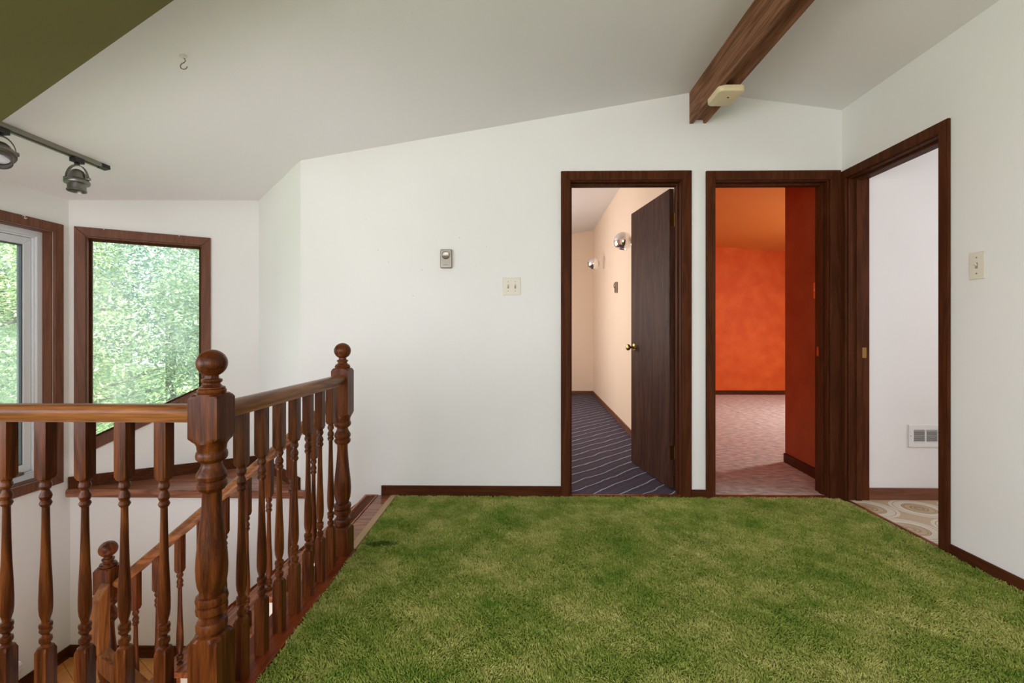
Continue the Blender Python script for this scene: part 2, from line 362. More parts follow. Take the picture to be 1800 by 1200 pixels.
# ---- ceilings
bm = NB(); prism(bm, [(XL-.15, -2.7, ceil_l(XL-.15)), (1.15, -2.7, ceil_l(1.15)), (1.15, -2.7, 3.3), (XL-.15, -2.7, 3.3)], (0, 5.74+.06, 0))
prism(bm, [(-3.3, 3.1, ceil_l(-3.3)), (-1.40, 3.1, ceil_l(-1.40)), (-1.40, 3.1, 3.3), (-3.3, 3.1, 3.3)], (0, .75, 0))
structure('ceiling', bm, M['ceil'], 'white sloping ceiling left of the wooden ridge beam', 'ceiling')
bm = NB(); prism(bm, [(1.15, -2.7, ceil_r(1.15)), (XR+.2, -2.7, ceil_r(XR+.2)), (XR+.2, -2.7, 3.3), (1.15, -2.7, 3.3)], (0, 5.74+.06, 0))
structure('ceiling_right', bm, M['ceil'], 'white sloping ceiling right of the wooden ridge beam', 'ceiling')
def c1(x, y): return 2.853+.16*(x-1.271)+.03*(y-8.12)
bm = NB()
vs = [(-1.4, YB+.1), (1.2, YB+.1), (1.4, 8.3), (-1.4, 8.3)]
lo = [bm.verts.new((x, y, c1(x, y))) for x, y in vs]; hi = [bm.verts.new((x, y, 3.3)) for x, y in vs]
bm.faces.new(lo); bm.faces.new(hi[::-1])
for i in range(4): bm.faces.new((lo[i], lo[(i+1) % 4], hi[(i+1) % 4], hi[i]))
structure('ceiling_bedroom', bm, M['ceil'], 'white sloping ceiling of the peach bedroom', 'ceiling')
def c2(x): return 2.567-.076*(x-3.42)
bm = NB(); vs = [(1.16, YB+.1), (5.5, YB+.1), (5.5, 8.4), (1.37, 8.4)]
lo = [bm.verts.new((x, y, c2(x))) for x, y in vs]; hi = [bm.verts.new((x, y, 3.3)) for x, y in vs]
bm.faces.new(lo); bm.faces.new(hi[::-1])
for i in range(4): bm.faces.new((lo[i], lo[(i+1) % 4], hi[(i+1) % 4], hi[i]))
structure('ceiling_orange_room', bm, M['orange_ceil'], 'orange painted sloping ceiling of the orange room', 'ceiling')
bm = NB(); box(bm, XR+.1, 4.4, .9, 3.1, 2.45, 3.3)
structure('ceiling_bathroom', bm, M['ceil'], 'white ceiling of the bathroom', 'ceiling')

# ---- back wall with two door openings (pieces of one wall)
ZT = 2.9
def backpiece(bm, x0, x1, z0, z1): box(bm, x0, x1, YB, YB+WT, z0, z1)
D1 = (.326, 1.048, 2.046); D2 = (1.260, 1.990, 2.042)
bm = NB()
backpiece(bm, -1.44, D1[0]-.01, LOW, ZT); backpiece(bm, D1[0]-.01, D1[1]+.01, D1[2]+.01, ZT)
backpiece(bm, D1[0]-.01, D2[1]+.01, LOW, -.02)
backpiece(bm, D1[1]+.01, D2[0]-.01, -.02, ZT); backpiece(bm, D2[0]-.01, D2[1]+.01, D2[2]+.01, ZT)
backpiece(bm, D2[1]+.01, XR+WT, LOW, ZT)
prism(bm, [(XL-.1, YB, LOW), (-1.44, YB, LOW), (-1.44, YB, -.03), (XL-.1, YB, -.03)], (0, WT, 0))
structure('wall_back', bm, M['white'], 'white back wall with two dark framed doorways', 'wall')
wb_ = bpy.data.objects['wall_back']
for x, z in ((-.395, 1.68), (-.29, 1.49), (-.64, 1.47), (-.86, 1.52), (-1.01, 1.80), (-.93, 1.60), (-.70, 1.30), (-.22, 1.62)):
    bm = NB(); lathe(bm, [(1e-4, 0), (.0022, 0), (.0022, .0006), (1e-4, .0008)], frame_to((0, -1, 0), (x, YB, z)), 8); link_mesh('nail_hole', bm, M['ivory_dark'], wb_)
# room skins so that each room has its own paint on its side of the partition
def skin(name, pieces, mat, label):
    b = NB()
    for p in pieces: box(b, *p)
    return structure(name, b, mat, label, 'wall')
skin('wall_bedroom_front', [(-1.3, .316, YB+WT, YB+WT+.01, 0, 2.8), (.316, 1.058, YB+WT, YB+WT+.01, 2.056, 2.8)], M['peach'], 'peach inner side of the wall around the bedroom doorway')
skin('wall_orange_front', [(1.2, 1.25, YB+WT, YB+WT+.01, 0, 2.75), (1.25, 2.0, YB+WT, YB+WT+.01, 2.052, 2.75), (2.0, 2.145, YB+WT, YB+WT+.01, 0, 2.75)], M['orange'], 'orange inner side of the wall around the middle doorway')
# bay walls
bm = NB()
def p2(s, z, t=0): v = A2+U2*s+N2*t; return (v.x, v.y, z)
L2 = (B2-A2).length
WS0, WS1, WZT = .080, .742, 1.712
def wb(s): return .290+.497*(s-.029)
for q in ([(0, -.03), (WS0, -.03), (WS0, 2.4), (0, 2.4)], [(WS1, -.03), (L2+.08, -.03), (L2+.08, 2.4), (WS1, 2.4)],
          [(WS0, WZT), (WS1, WZT), (WS1, 2.4), (WS0, 2.4)], [(WS0, -.03), (WS1, -.03), (WS1, wb(WS1)), (WS0, wb(WS0))]):
    prism(bm, [p2(*k) for k in q], N2*.14)
structure('wall_bay_left', bm, M['white'], 'white angled bay wall holding the slanted window', 'wall')
bm = NB(); n1 = Vector((.56, .594, 0)).normalized()
prism(bm, [(C2.x, C2.y, -.03), (B2.x, B2.y, -.03), (B2.x, B2.y, 2.4), (C2.x, C2.y, 2.4)], n1*.14)
structure('wall_bay_right', bm, M['white'], 'narrow white angled wall between bay window wall and back wall', 'wall')
# left wall with window 1 (y 1.56..2.925)
WY0, WY1, WZ0, WZ1 = 1.56, 2.925, .145, 1.702
bm = NB()
box(bm, XL-.14, XL, -2.7, -1.5, LOW, 2.3); box(bm, XL-.14, XL, .8, WY0, LOW, 2.3); box(bm, XL-.14, XL, -1.5, .8, LOW, .4); box(bm, XL-.14, XL, -1.5, .8, 1.65, 2.3); box(bm, XL-.14, XL, WY1, YB+.06, LOW, 2.3)
box(bm, XL-.14, XL, WY0, WY1, LOW, WZ0); box(bm, XL-.14, XL, WY0, WY1, WZ1, 2.3)
structure('wall_left', bm, M['white'], 'white left wall of the stairwell with the tall window', 'wall')
# right wall with door 3 opening (y 2.332..2.986)
D3 = (2.332, 2.986, 2.036)
bm = NB()
box(bm, XR, XR+WT, -2.7, D3[0]-.01, -.25, 2.9); box(bm, XR, XR+WT, D3[0]-.01, D3[1]+.01, D3[2]+.01, 2.9)
box(bm, XR, XR+WT, D3[1]+.01, YB+.0, -.25, 2.9); box(bm, XR, XR+WT, D3[0]-.01, D3[1]+.01, -.25, -.02)
structure('wall_right', bm, M['white'], 'white right wall with the doorway to the bathroom', 'wall')
# rear wall behind the viewer, with an opening added for the fill light
bm = NB()
box(bm, XL-.14, -2.6, -2.72, -2.6, LOW, 2.9); box(bm, .8, XR+WT, -2.72, -2.6, LOW, 2.9)
box(bm, -2.6, .8, -2.72, -2.6, LOW, .6); box(bm, -2.6, .8, -2.72, -2.6, 2.2, 2.9)
structure('wall_rear', bm, M['white'], 'white rear wall behind the viewer with an added wide window opening', 'wall')
# olive bulkhead under the ceiling at the upper left
bm = NB()
def olive(x, y): return (x, y, 2.279+.166*x)
pl = [(-.62, 1.252), (-2.98, 2.238), (-2.98, .2), (-.62, .2)]
lo = [bm.verts.new(olive(*p)) for p in pl]; hi = [bm.verts.new((p[0], p[1], ceil_l(p[0])+.02)) for p in pl]
bm.faces.new(lo); bm.faces.new(hi[::-1])
for i in range(4): bm.faces.new((lo[i], lo[(i+1) % 4], hi[(i+1) % 4], hi[i]))
structure('wall_bulkhead', bm, M['green_wall'], 'olive green bulkhead dropping below the ceiling at upper left', 'wall')
# bedroom walls
bm = NB(); plan(bm, [(1.084, YB+WT), (1.271, 8.12), (1.33, 8.12), (1.142, YB+WT)], 0, 3.0)
structure('wall_bedroom_right', bm, M['peach'], 'peach right wall of the bedroom carrying two chrome lamps', 'wall')
bm = NB(); box(bm, -1.4, 1.40, 8.12, 8.24, 0, 3.0)
structure('wall_bedroom_back', bm, M['peach'], 'peach far wall of the bedroom', 'wall')
bm = NB(); box(bm, -1.42, -1.3, YB+WT, 8.2, -.2, 3.0)
structure('wall_bedroom_left', bm, M['peach'], 'peach left wall of the bedroom', 'wall')
# orange room walls
bm = NB(); plan(bm, [(1.142, YB+WT), (1.33, 8.12), (1.40, 8.18), (1.2, YB+WT)], 0, 2.9)
structure('wall_orange_left', bm, M['orange'], 'orange left wall of the orange room', 'wall')
bm = NB(); box(bm, 1.3, 5.5, 8.15, 8.3, 0, 2.9)
structure('wall_orange_back', bm, M['orange'], 'sponged orange far wall of the orange room', 'wall')
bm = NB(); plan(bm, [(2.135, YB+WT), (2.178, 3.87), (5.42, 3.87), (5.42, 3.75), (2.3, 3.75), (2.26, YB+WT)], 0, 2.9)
structure('wall_orange_right', bm, M['orange_shaded'], 'orange wall jutting out just inside the middle doorway, shade put into its colour', 'wall')
bm = NB(); box(bm, 5.3, 5.42, 3.87, 4.6, 0, 2.9); box(bm, 5.3, 5.42, 5.8, 8.2, 0, 2.9); box(bm, 5.3, 5.42, 4.6, 5.8, 0, .8); box(bm, 5.3, 5.42, 4.6, 5.8, 2.2, 2.9)
structure('wall_orange_window', bm, M['orange'], 'orange window wall at the right of the orange room', 'wall')
# bathroom walls
bm = NB(); box(bm, XR+WT, 4.3, 3.0, 3.1, -.2, 2.5)
structure('wall_bathroom_back', bm, M['white_in'], 'white bathroom wall seen through the right doorway', 'wall')
bm = NB(); box(bm, 4.2, 4.32, .9, 3.05, -.2, 2.5); box(bm, XR+WT, 4.3, .88, 1.0, -.2, 2.5)
structure('wall_bathroom_right', bm, M['white_in'], 'white bathroom side walls out of sight', 'wall')

# ---- skirting boards
def strip(name, pts, z0, z1, t, mat, label, parent=None):
    """a board along a plan polyline; pts in order, board grows to the left of travel"""
    b = NB()
    for (x0, y0), (x1, y1) in zip(pts, pts[1:]):
        d = Vector((x1-x0, y1-y0)).normalized(); n = Vector((-d.y, d.x))*t
        plan(b, [(x0, y0), (x1, y1), (x1+n.x, y1+n.y), (x0+n.x, y0+n.y)], z0, z1)
    return structure(name, b, mat, label, 'baseboard', parent, bevel=.002)
strip('baseboard_back', [(.265, YB), (-.905, YB)], -.02, .062, .013, M['dark_X'], 'dark baseboard on the back wall left of the bedroom doorway')
strip('baseboard_back_middle', [(1.2, YB), (1.109, YB)], -.02, .045, .013, M['dark_X'], 'short dark baseboard between the two back doorways')
strip('baseboard_right', [(XR, -2.6), (XR, 2.278)], -.02, .043, .013, M['dark_Y'], 'dark baseboard on the right wall')
strip('baseboard_landing_back', [(-2.0, YB), (XL, YB)], LAND, LAND+.075, .014, M['dark_X'], 'dark baseboard behind the lower landing')
strip('baseboard_landing_left', [(XL, YB), (XL, -2.6)], LAND, LAND+.075, .014, M['dark_Y'], 'dark baseboard on the left wall at the lower landing')
strip('baseboard_bedroom', [(1.271, 8.12), (-1.3, 8.12)], 0, .065, .014, M['mid_X'], 'brown baseboard on the far bedroom wall')
strip('baseboard_bedroom_right', [(1.084, YB+WT), (1.271, 8.12)], 0, .065, .014, M['mid_Y'], 'brown baseboard along the peach right wall')
strip('baseboard_orange_back', [(5.3, 8.15), (1.4, 8.15)], 0, .075, .014, M['dark_X'], 'dark baseboard on the far orange wall')
strip('baseboard_orange_right', [(2.135, YB+WT), (2.178, 3.87)][::1], 0, .075, .014, M['dark_Y'], 'dark baseboard on the orange wall just inside the middle doorway')
strip('baseboard_bathroom', [(4.2, 3.0), (XR+WT, 3.0)], 0, .076, .013, M['mid_X'], 'brown baseboard on the bathroom wall')

# ---- doors
def casing(bm, f, s0, s1, ztop, w_, t, z0=-.01):
    """three mitred boards on a wall; f(s, z, t) maps wall coordinates"""
    o0, o1, zt = s0-w_, s1+w_, ztop+w_
    def board(q):
        a = [bm.verts.new(f(s, z, -t)) for s, z in q]; b = [bm.verts.new(f(s, z, .0)) for s, z in q]
        bm.faces.new(a); bm.faces.new(b[::-1])
        for i in range(4): bm.faces.new((a[i], a[(i+1) % 4], b[(i+1) % 4], b[i]))
    board([(o0, z0), (s0, z0), (s0, ztop), (o0, zt)]); board([(s1, z0), (o1, z0), (o1, zt), (s1, ztop)])
    board([(o0, zt), (s0, ztop), (s1, ztop), (o1, zt)])
fb = lambda s, z, t: (s, YB+t, z)
fr_ = lambda s, z, t: (XR+t, s, z)
def jamb(bm, f, s0, s1, ztop, depth, th=.018):
    """lining boards and door stops of an opening"""
    def bx(a0, a1, z0, z1, t0, t1):
        q = [(a0, z0), (a1, z0), (a1, z1), (a0, z1)]
        A = [bm.verts.new(f(s, z, t0)) for s, z in q]; B = [bm.verts.new(f(s, z, t1)) for s, z in q]
        bm.faces.new(A); bm.faces.new(B[::-1])
        for i in range(4): bm.faces.new((A[i], A[(i+1) % 4], B[(i+1) % 4], B[i]))
    bx(s0-.009, s0+.006, -.01, ztop+.009, 0.001, depth); bx(s1-.006, s1+.009, -.01, ztop+.009, 0.001, depth)
    bx(s0+.006, s1-.006, ztop-.006, ztop+.009, 0.001, depth)
    bx(s0+.006, s0+.016, -.01, ztop-.006, .045, .080); bx(s1-.016, s1-.006, -.01, ztop-.006, .045, .080)
    bx(s0+.016, s1-.016, ztop-.018, ztop-.006, .045, .080)
def knob(parent, loc, d, mat):
    b = NB(); m = frame_to(d, loc)
    lathe(b, [(.001, 0), (.026, 0), (.028, .003), (.022, .006), (.011, .009), (.010, .030), (.016, .034), (.024, .042), (.026, .052), (.022, .060), (.012, .064), (.001, .065)], m, 24)
    for k in range(8):                                   # scalloped rosette petals
        a = 2*PI*k/8; mm = m @ Matrix.Translation((.024*math.cos(a), .024*math.sin(a), 0))
        lathe(b, [(.001, 0), (.009, 0), (.008, .004), (.001, .006)], mm, 10)
    return link_mesh('door_knob', b, mat, parent, smooth=40)
# door 1: bedroom
d1 = tag(empty('door_1', (.687, YB, 0)), 'left doorway with dark frame and dark door standing open into the peach bedroom', 'door', kind='structure')
def sub(o, p): o.parent = p; o.matrix_parent_inverse = Matrix.Translation(p.location).inverted(); return o
def dpart(name, bm, mat, p, **k): return sub(link_mesh(name, bm, mat, None, **k), p)
bm = NB(); casing(bm, fb, D1[0], D1[1], D1[2], .060, .015); dpart('door_casing', bm, M['dark_Z'], d1, bevel=.003)
bm = NB(); jamb(bm, fb, D1[0], D1[1], D1[2], WT+.012); dpart('door_jamb', bm, M['dark_Z'], d1, bevel=.0015)
bm = NB(); box(bm, D1[0]+.006, D1[1]-.006, YB-.0, YB+.022, -.005, .004); dpart('threshold_strip', bm, M['curb'], d1)
leaf = empty('leaf_pivot', (0, 0, 0))
ang = math.atan2(.093, .625)
hx, hy = 1.040, YB+WT+.008
bm = NB()
# local leaf: hinge at origin, runs along +y, thickness toward -x
R = Matrix.Translation((hx, hy, 0)) @ Matrix.Rotation(ang, 4, 'Z')
box(bm, -.033, 0, 0, .672, .012, 2.030); bmesh.ops.transform(bm, matrix=R, verts=bm.verts)
lf = dpart('door_leaf', bm, M['leaf_door'], d1, bevel=.002)
bpy.data.objects.remove(leaf)
def lpart(name, bm, mat, **k):
    o = link_mesh(name, bm, mat, None, **k); o.parent = lf; return o
def lw(x, y, z): return R @ Vector((x, y, z))
for side in (-1, 1):
    o = knob(None, lw(-.033 if side < 0 else 0, .612, .944), (Matrix.Rotation(ang, 3, 'Z') @ Vector((side, 0, 0))), M['brass'])
    o.parent = lf
bm = NB(); box(bm, -.026, -.006, .671, .6745, .915, .972); bmesh.ops.transform(bm, matrix=R, verts=bm.verts); lpart('latch_plate', bm, M['brass'])
for hz in (1.82, .25):
    bm = NB(); box(bm, -.030, -.002, -.0025, -.0002, hz-.045, hz+.045)
    lathe(bm, [(.0055, -.045), (.0055, .045)], Matrix.Translation((.004, -.003, hz)), 12)
    bmesh.ops.transform(bm, matrix=R, verts=bm.verts); lpart('hinge', bm, M['brass'], smooth=40)
# door 2: orange room
d2 = tag(empty('door_2', (1.625, YB, 0)), 'middle doorway with dark frame opening onto the orange room', 'door', kind='structure')
bm = NB(); casing(bm, fb, D2[0], D2[1], D2[2], .060, .015)
for v in bm.verts:
    if v.co.x > 2.045: v.co.x = 2.060
dpart('door_casing', bm, M['dark_Z'], d2, bevel=.003)
bm = NB(); jamb(bm, fb, D2[0], D2[1], D2[2], WT+.012); dpart('door_jamb', bm, M['dark_Z'], d2, bevel=.0015)
bm = NB(); box(bm, D2[0]+.006, D2[1]-.006, YB-.0, YB+.022, -.005, .004); dpart('threshold_strip', bm, M['curb'], d2)
bm = NB(); box(bm, D2[1]-.008, D2[1]-.0055, YB+.085, YB+.112, .905, .965); dpart('strike_plate', bm, M['brass'], d2)
# door 3: bathroom
d3 = tag(empty('door_3', (XR, 2.66, 0)), 'right doorway with dark frame in the right wall leading to the bathroom', 'door', kind='structure')
bm = NB(); casing(bm, fr_, D3[0], D3[1], D3[2], .054, .015)
for v in bm.verts:
    if v.co.y > 3.02: v.co.y = 3.030
dpart('door_casing', bm, M['dark_Z'], d3, bevel=.003)
bm = NB(); jamb(bm, fr_, D3[0], D3[1], D3[2], WT+.012); dpart('door_jamb', bm, M['dark_Z'], d3, bevel=.0015)
bm = NB(); box(bm, XR, XR+.010, D3[0]+.006, D3[1]-.006, -.005, .003); dpart('threshold_strip', bm, M['tread'], d3)
bm = NB(); box(bm, XR+.086, XR+.112, D3[1]-.008, D3[1]-.0055, .90, .965); box(bm, XR+.094, XR+.104, D3[1]-.0085, D3[1]-.0075, .915, .95)
dpart('strike_plate', bm, M['brass'], d3)

# ---- windows
def ringframe(bm, f, outer, inner, t0, t1):
    n = len(outer)
    for i in range(n):
        j = (i+1) % n; q = [outer[i], outer[j], inner[j], inner[i]]
        A = [bm.verts.new(f(s, z, t0)) for s, z in q]; B = [bm.verts.new(f(s, z, t1)) for s, z in q]
        bm.faces.new(A); bm.faces.new(B[::-1])
        for a in range(4): bm.faces.new((A[a], A[(a+1) % 4], B[(a+1) % 4], B[a]))
f3 = lambda s, z, t: (XL-t, s, z)
f2 = lambda s, z, t: p2(s, z, t)
def quad_in(q, d, slope=0):
    (s0, z0), (s1, z1), (s2, z2), (s3, z3) = q
    k = d*math.sqrt(1+slope*slope)
    return [(s0+d, z0+k+slope*d), (s1-d, z1+k-slope*d), (s2-d, z2-d), (s3+d, z3-d)]
def cup_hook(p, d, parent):
    b = NB(); P = Vector(p); D = Vector(d)
    tube(b, [P, P+D*.012, P+D*.016+Vector((0, 0, -.006)), P+D*.012+Vector((0, 0, -.014)), P+D*.02+Vector((0, 0, -.018)), P+D*.028+Vector((0, 0, -.012))], .0016, 6)
    return link_mesh('cup_hook', b, M['whitemet'], parent)
# window 1 on the left wall
w1 = tag(empty('window_1', (0, 0, 0)), 'tall white vinyl window with brown casing on the left stairwell wall', 'window', kind='structure')
q = [(WY0, WZ0), (WY1, WZ0), (WY1, WZ1), (WY0, WZ1)]
big = quad_in(q, -.058)
bm = NB(); ringframe(bm, f3, big, q, -.016, 0); link_mesh('window_casing', bm, M['mid_Z'], w1, bevel=.003)
bm = NB(); ringframe(bm, f3, quad_in(q, -.008), quad_in(q, .006), .001, .075); link_mesh('window_jamb', bm, M['mid_Z'], w1)
bm = NB(); ringframe(bm, f3, quad_in(q, .0), quad_in(q, .040), .062, .135); ringframe(bm, f3, quad_in(q, .040), quad_in(q, .050), .075, .135)
link_mesh('window_frame', bm, M['vinyl'], w1, bevel=.003)
sash = NB(); ringframe(sash, f3, quad_in(q, .052), quad_in(q, .098), .085, .125); so = link_mesh('window_sash', sash, M['vinyl'], w1, bevel=.003)
bm = NB(); ringframe(bm, f3, quad_in(q, .098), quad_in(q, .106), .090, .118); link_mesh('gasket', bm, M['gasket'], so)
qi = quad_in(q, .100); bm = NB(); prism(bm, [f3(s, z, .102) for s, z in qi], (-.004, 0, 0)); link_mesh('pane', bm, M['glass'], so)
bm = NB(); box(bm, XL-.085, XL-.050, 2.72, 2.80, WZ0+.045, WZ0+.062); tube(bm, [(XL-.06, 2.76, WZ0+.062), (XL-.055, 2.76, WZ0+.08), (XL-.04, 2.735, WZ0+.085)], .006, 8)
link_mesh('crank_handle', bm, M['nickel'], so)
cup_hook((XL+.016, 2.73, 1.755), (1, 0, 0), w1)
# window 2 on the bay wall: bottom edge slants up to the right
w2 = tag(empty('window_2', (0, 0, 0)), 'bay window with brown casing whose bottom edge slants up to the right', 'window', kind='structure')
ow = [(.029, .223), (.789, .223+.497*.76), (.789, 1.764), (.029, 1.764)]
iw = [(.087, wb(.087)), (.735, wb(.735)), (.735, 1.704), (.087, 1.704)]
bm = NB(); ringframe(bm, f2, ow, iw, -.016, 0); link_mesh('window_casing', bm, M['mid_Z'], w2, bevel=.003)
i2 = quad_in(iw, .007, .497)
bm = NB(); ringframe(bm, f2, iw, i2, -.002, .12); link_mesh('window_jamb', bm, M['mid_Z'], w2)
i3 = quad_in(i2, .014, .497)
bm = NB(); ringframe(bm, f2, i2, i3, .045, .075); link_mesh('glazing_bead', bm, M['dark_Z'], w2, bevel=.002)
bm = NB(); prism(bm, [f2(s, z, .06) for s, z in i2], N2*.004); link_mesh('pane', bm, M['glass'], w2)
for s in (.185, .60):
    cup_hook(f2(s, 1.770, -.016), tuple(-N2), w2)
# windows 3 and 5 unseen, added for fill light; window 4 lights the orange room
w3 = tag(empty('added_window_3', (0, 0, 0)), 'added wide white window frame, unseen behind the viewer, around the fill light', 'window', kind='structure')
bm = NB(); qq = [(-2.6, .6), (.8, .6), (.8, 2.2), (-2.6, 2.2)]
ringframe(bm, lambda s, z, t: (s, -2.6-t, z), qq, quad_in(qq, .06), .03, .09); link_mesh('window_frame', bm, M['vinyl'], w3)
w5 = tag(empty('added_window_5', (0, 0, 0)), 'added white framed window in the left wall, unseen, around the fill light', 'window', kind='structure')
bm = NB(); qq = [(-1.5, .4), (.8, .4), (.8, 1.65), (-1.5, 1.65)]
ringframe(bm, f3, qq, quad_in(qq, .05), .03, .09); link_mesh('window_frame', bm, M['vinyl'], w5)
w4 = tag(empty('window_4', (0, 0, 0)), 'white framed window in the right wall of the orange room', 'window', kind='structure')
bm = NB(); qq = [(4.6, .8), (5.8, .8), (5.8, 2.2), (4.6, 2.2)]
ringframe(bm, lambda s, z, t: (5.3+t, s, z), qq, quad_in(qq, .06), .03, .09); link_mesh('window_frame', bm, M['vinyl'], w4)

# ---- bay ledge
bm = NB()
pts = [(-2.975, YB-.005), (C2.x-.0, YB-.005), (B2.x, B2.y-.006), (A2.x, A2.y+.004)]
plan(bm, [(XL+.002, 3.028), (-1.44, 3.028), (-1.44, 3.045), (B2.x, B2.y-.002), (XL+.002, 3.035)], -.02, .03)
sec = [(0, .03), (.012, .03), (.020, .024), (.023, .005), (.020, -.014), (.012, -.022), (0, -.022)]
vs0 = [bm.verts.new((-2.978, 3.028-a, b)) for a, b in sec]; vs1 = [bm.verts.new((-1.405, 3.028-a, b)) for a, b in sec]
bm.faces.new(vs0); bm.faces.new(vs1)
for i in range(len(sec)): bm.faces.new((vs0[i], vs0[(i+1) % len(sec)], vs1[(i+1) % len(sec)], vs1[i]))
tag(link_mesh('bay_ledge', bm, M['ledge'], smooth=30), 'triangular oak ledge with rounded nosing below the bay window', 'ledge', kind='structure')
bpy.data.objects['bay_ledge'].name = 'trim_1'
strip('baseboard_bay_left', [(B2.x, B2.y), (A2.x, A2.y)], .03, .108, .014, M['dark_X'], 'dark baseboard on the bay ledge under the window')
strip('baseboard_bay_right', [(C2.x, C2.y), (B2.x, B2.y)], .03, .108, .014, M['dark_Y'], 'dark baseboard on the bay ledge along the narrow angled wall')

# ---- ridge beam
bm = NB(); bx0, bx1 = 1.096, 1.204
prof = [(bx0, 2.66), (bx0, 2.410), (bx0+.024, 2.410), (bx0+.028, 2.430), (bx0+.036, 2.434), (bx1-.022, 2.434), (bx1-.018, 2.412), (bx1, 2.412), (bx1, 2.66)]
prism(bm, [(x, -2.62, z) for x, z in prof], (0, 2.62+YB, 0))
tag(link_mesh('trim_2', bm, M['beam'], bevel=.002), 'brown wooden ridge beam running along the ceiling peak', 'beam', kind='structure')

# ------------------------------------------------------------------ stairs and gallery edge
curb = NB(); box(curb, -.935, -.800, 1.21, 2.275, -.03, 0); box(curb, XL+.01, -.935, 1.21, 1.335, -.03, 0); box(curb, -1.012, -.935, 2.18, 2.275, -.03, 0)
tag(link_mesh('trim_3', curb, M['curb'], bevel=.004), 'reddish wood curb under the balusters at the edge of the green carpet', 'curb', kind='structure')
bm = NB(); box(bm, -.925, -.842, 2.275, YB-.001, -.03, -.002); tag(link_mesh('trim_4', bm, M['ledge'], bevel=.003), 'smooth oak nosing strip at the top of the stairs', 'nosing', kind='structure')
bm = NB(); box(bm, -.842, -.806, 2.275, YB-.001, -.03, 0.002); tag(link_mesh('trim_5', bm, M['bind'], bevel=.002), 'beige binding strip between oak nosing and green carpet', 'strip', kind='structure')
g = tag(empty('floor_register', (-.965, 2.66, 0)), 'slotted wooden floor register at the head of the stairs beside the far newel', 'floor register')
bm = NB(); x0, x1, y0, y1 = -1.012, -.927, 2.30, YB-.002
for b4 in ((x0, x0+.014, y0, y1), (x1-.010, x1, y0, y1), (x0+.014, x1-.010, y0, y0+.02), (x0+.014, x1-.010, y1-.02, y1)): box(bm, *b4, -.03, .002)
dpart('register_frame', bm, M['tread'], g, bevel=.002)
bm = NB()
for k in range(5): box(bm, x0+.0195+k*.0112, x0+.0240+k*.0112, y0+.02, y1-.02, -.02, 0)
dpart('slats', bm, M['curb'], g)
bm = NB(); box(bm, x0+.014, x1-.010, y0+.02, y1-.02, -.03, -.022); dpart('register_box', bm, M['dark_in'], g)
# fascia below the gallery and white stair enclosure
bm = NB(); box(bm, -.91, -.81, 1.24, 2.27, -.3, -.03); box(bm, XL, -.91, 1.20, 1.24, -.3, -.03)
box(bm, -.99, -.81, 2.27, YB-.001, -.3, -.03); box(bm, -.985, -.91, 2.19, 2.27, -.3, -.03)
structure('wall_gallery_edge', bm, M['white'], 'white edge of the upper floor around the stairwell', 'wall')

RUN, RISE, X0 = .213, .18, -1.0
st = tag(empty('staircase', (X0, 2.65, LAND)), 'oak staircase descending left along the back wall to the parquet landing', 'staircase')
for k in range(1, 6):
    z = -RISE*k; xa = X0-RUN*(k-1); xb = X0-RUN*k
    bm = NB(); box(bm, xb-.028, xa, 2.165, YB-.016, z-.032, z); dpart('tread', bm, M['tread'], st, bevel=.010)
for k in range(1, 7):
    xa = X0-RUN*(k-1); bm = NB(); box(bm, xa-.001, xa+.015, 2.20, YB-.016, -RISE*k, -RISE*(k-1)-.033); dpart('riser', bm, M['tread'], st)
bm = NB(); pts = []
for k in range(1, 6):
    z = -RISE*k-.032; pts += [(X0-RUN*(k-1), z), (X0-RUN*k, z)]
pts = pts+[(X0-RUN*5, LAND), (X0-RUN*5, LOW), (-.82, LOW), (-.82, -.302), (X0, -.302)]
prism(bm, [(x, 2.205, z) for x, z in pts], (0, .045, 0)); dpart('stringer', bm, M['white'], st)
bm = NB()
sk = lambda x: -.528+.82*(x+1.667)
prism(bm, [(-1.03, YB-.0155, sk(-1.03)-.02), (-2.07, YB-.0155, sk(-2.07)), (-2.07, YB-.0155, sk(-2.07)-.3), (-1.03, YB-.0155, sk(-1.03)-.3)], (0, .015, 0))
dpart('wall_skirt', bm, M['curb'], st, bevel=.002)
# lower flight, under the gallery, from the landing back to the right
st2 = tag(empty('staircase', (-2.0, 1.7, LOW)), 'lower oak flight descending right from the parquet landing beneath the gallery', 'staircase')
for k in range(1, 9):
    z = LAND-RISE*k; xa = -2.065+RUN*(k-1); bm = NB(); box(bm, xa, xa+RUN+.028, 1.26, 2.15, z-.032, z); dpart('tread', bm, M['tread'], st2, bevel=.008)
    bm = NB(); box(bm, xa+.0, xa+.015, 1.26, 2.15, z, z+RISE-.033); dpart('riser', bm, M['tread'], st2)

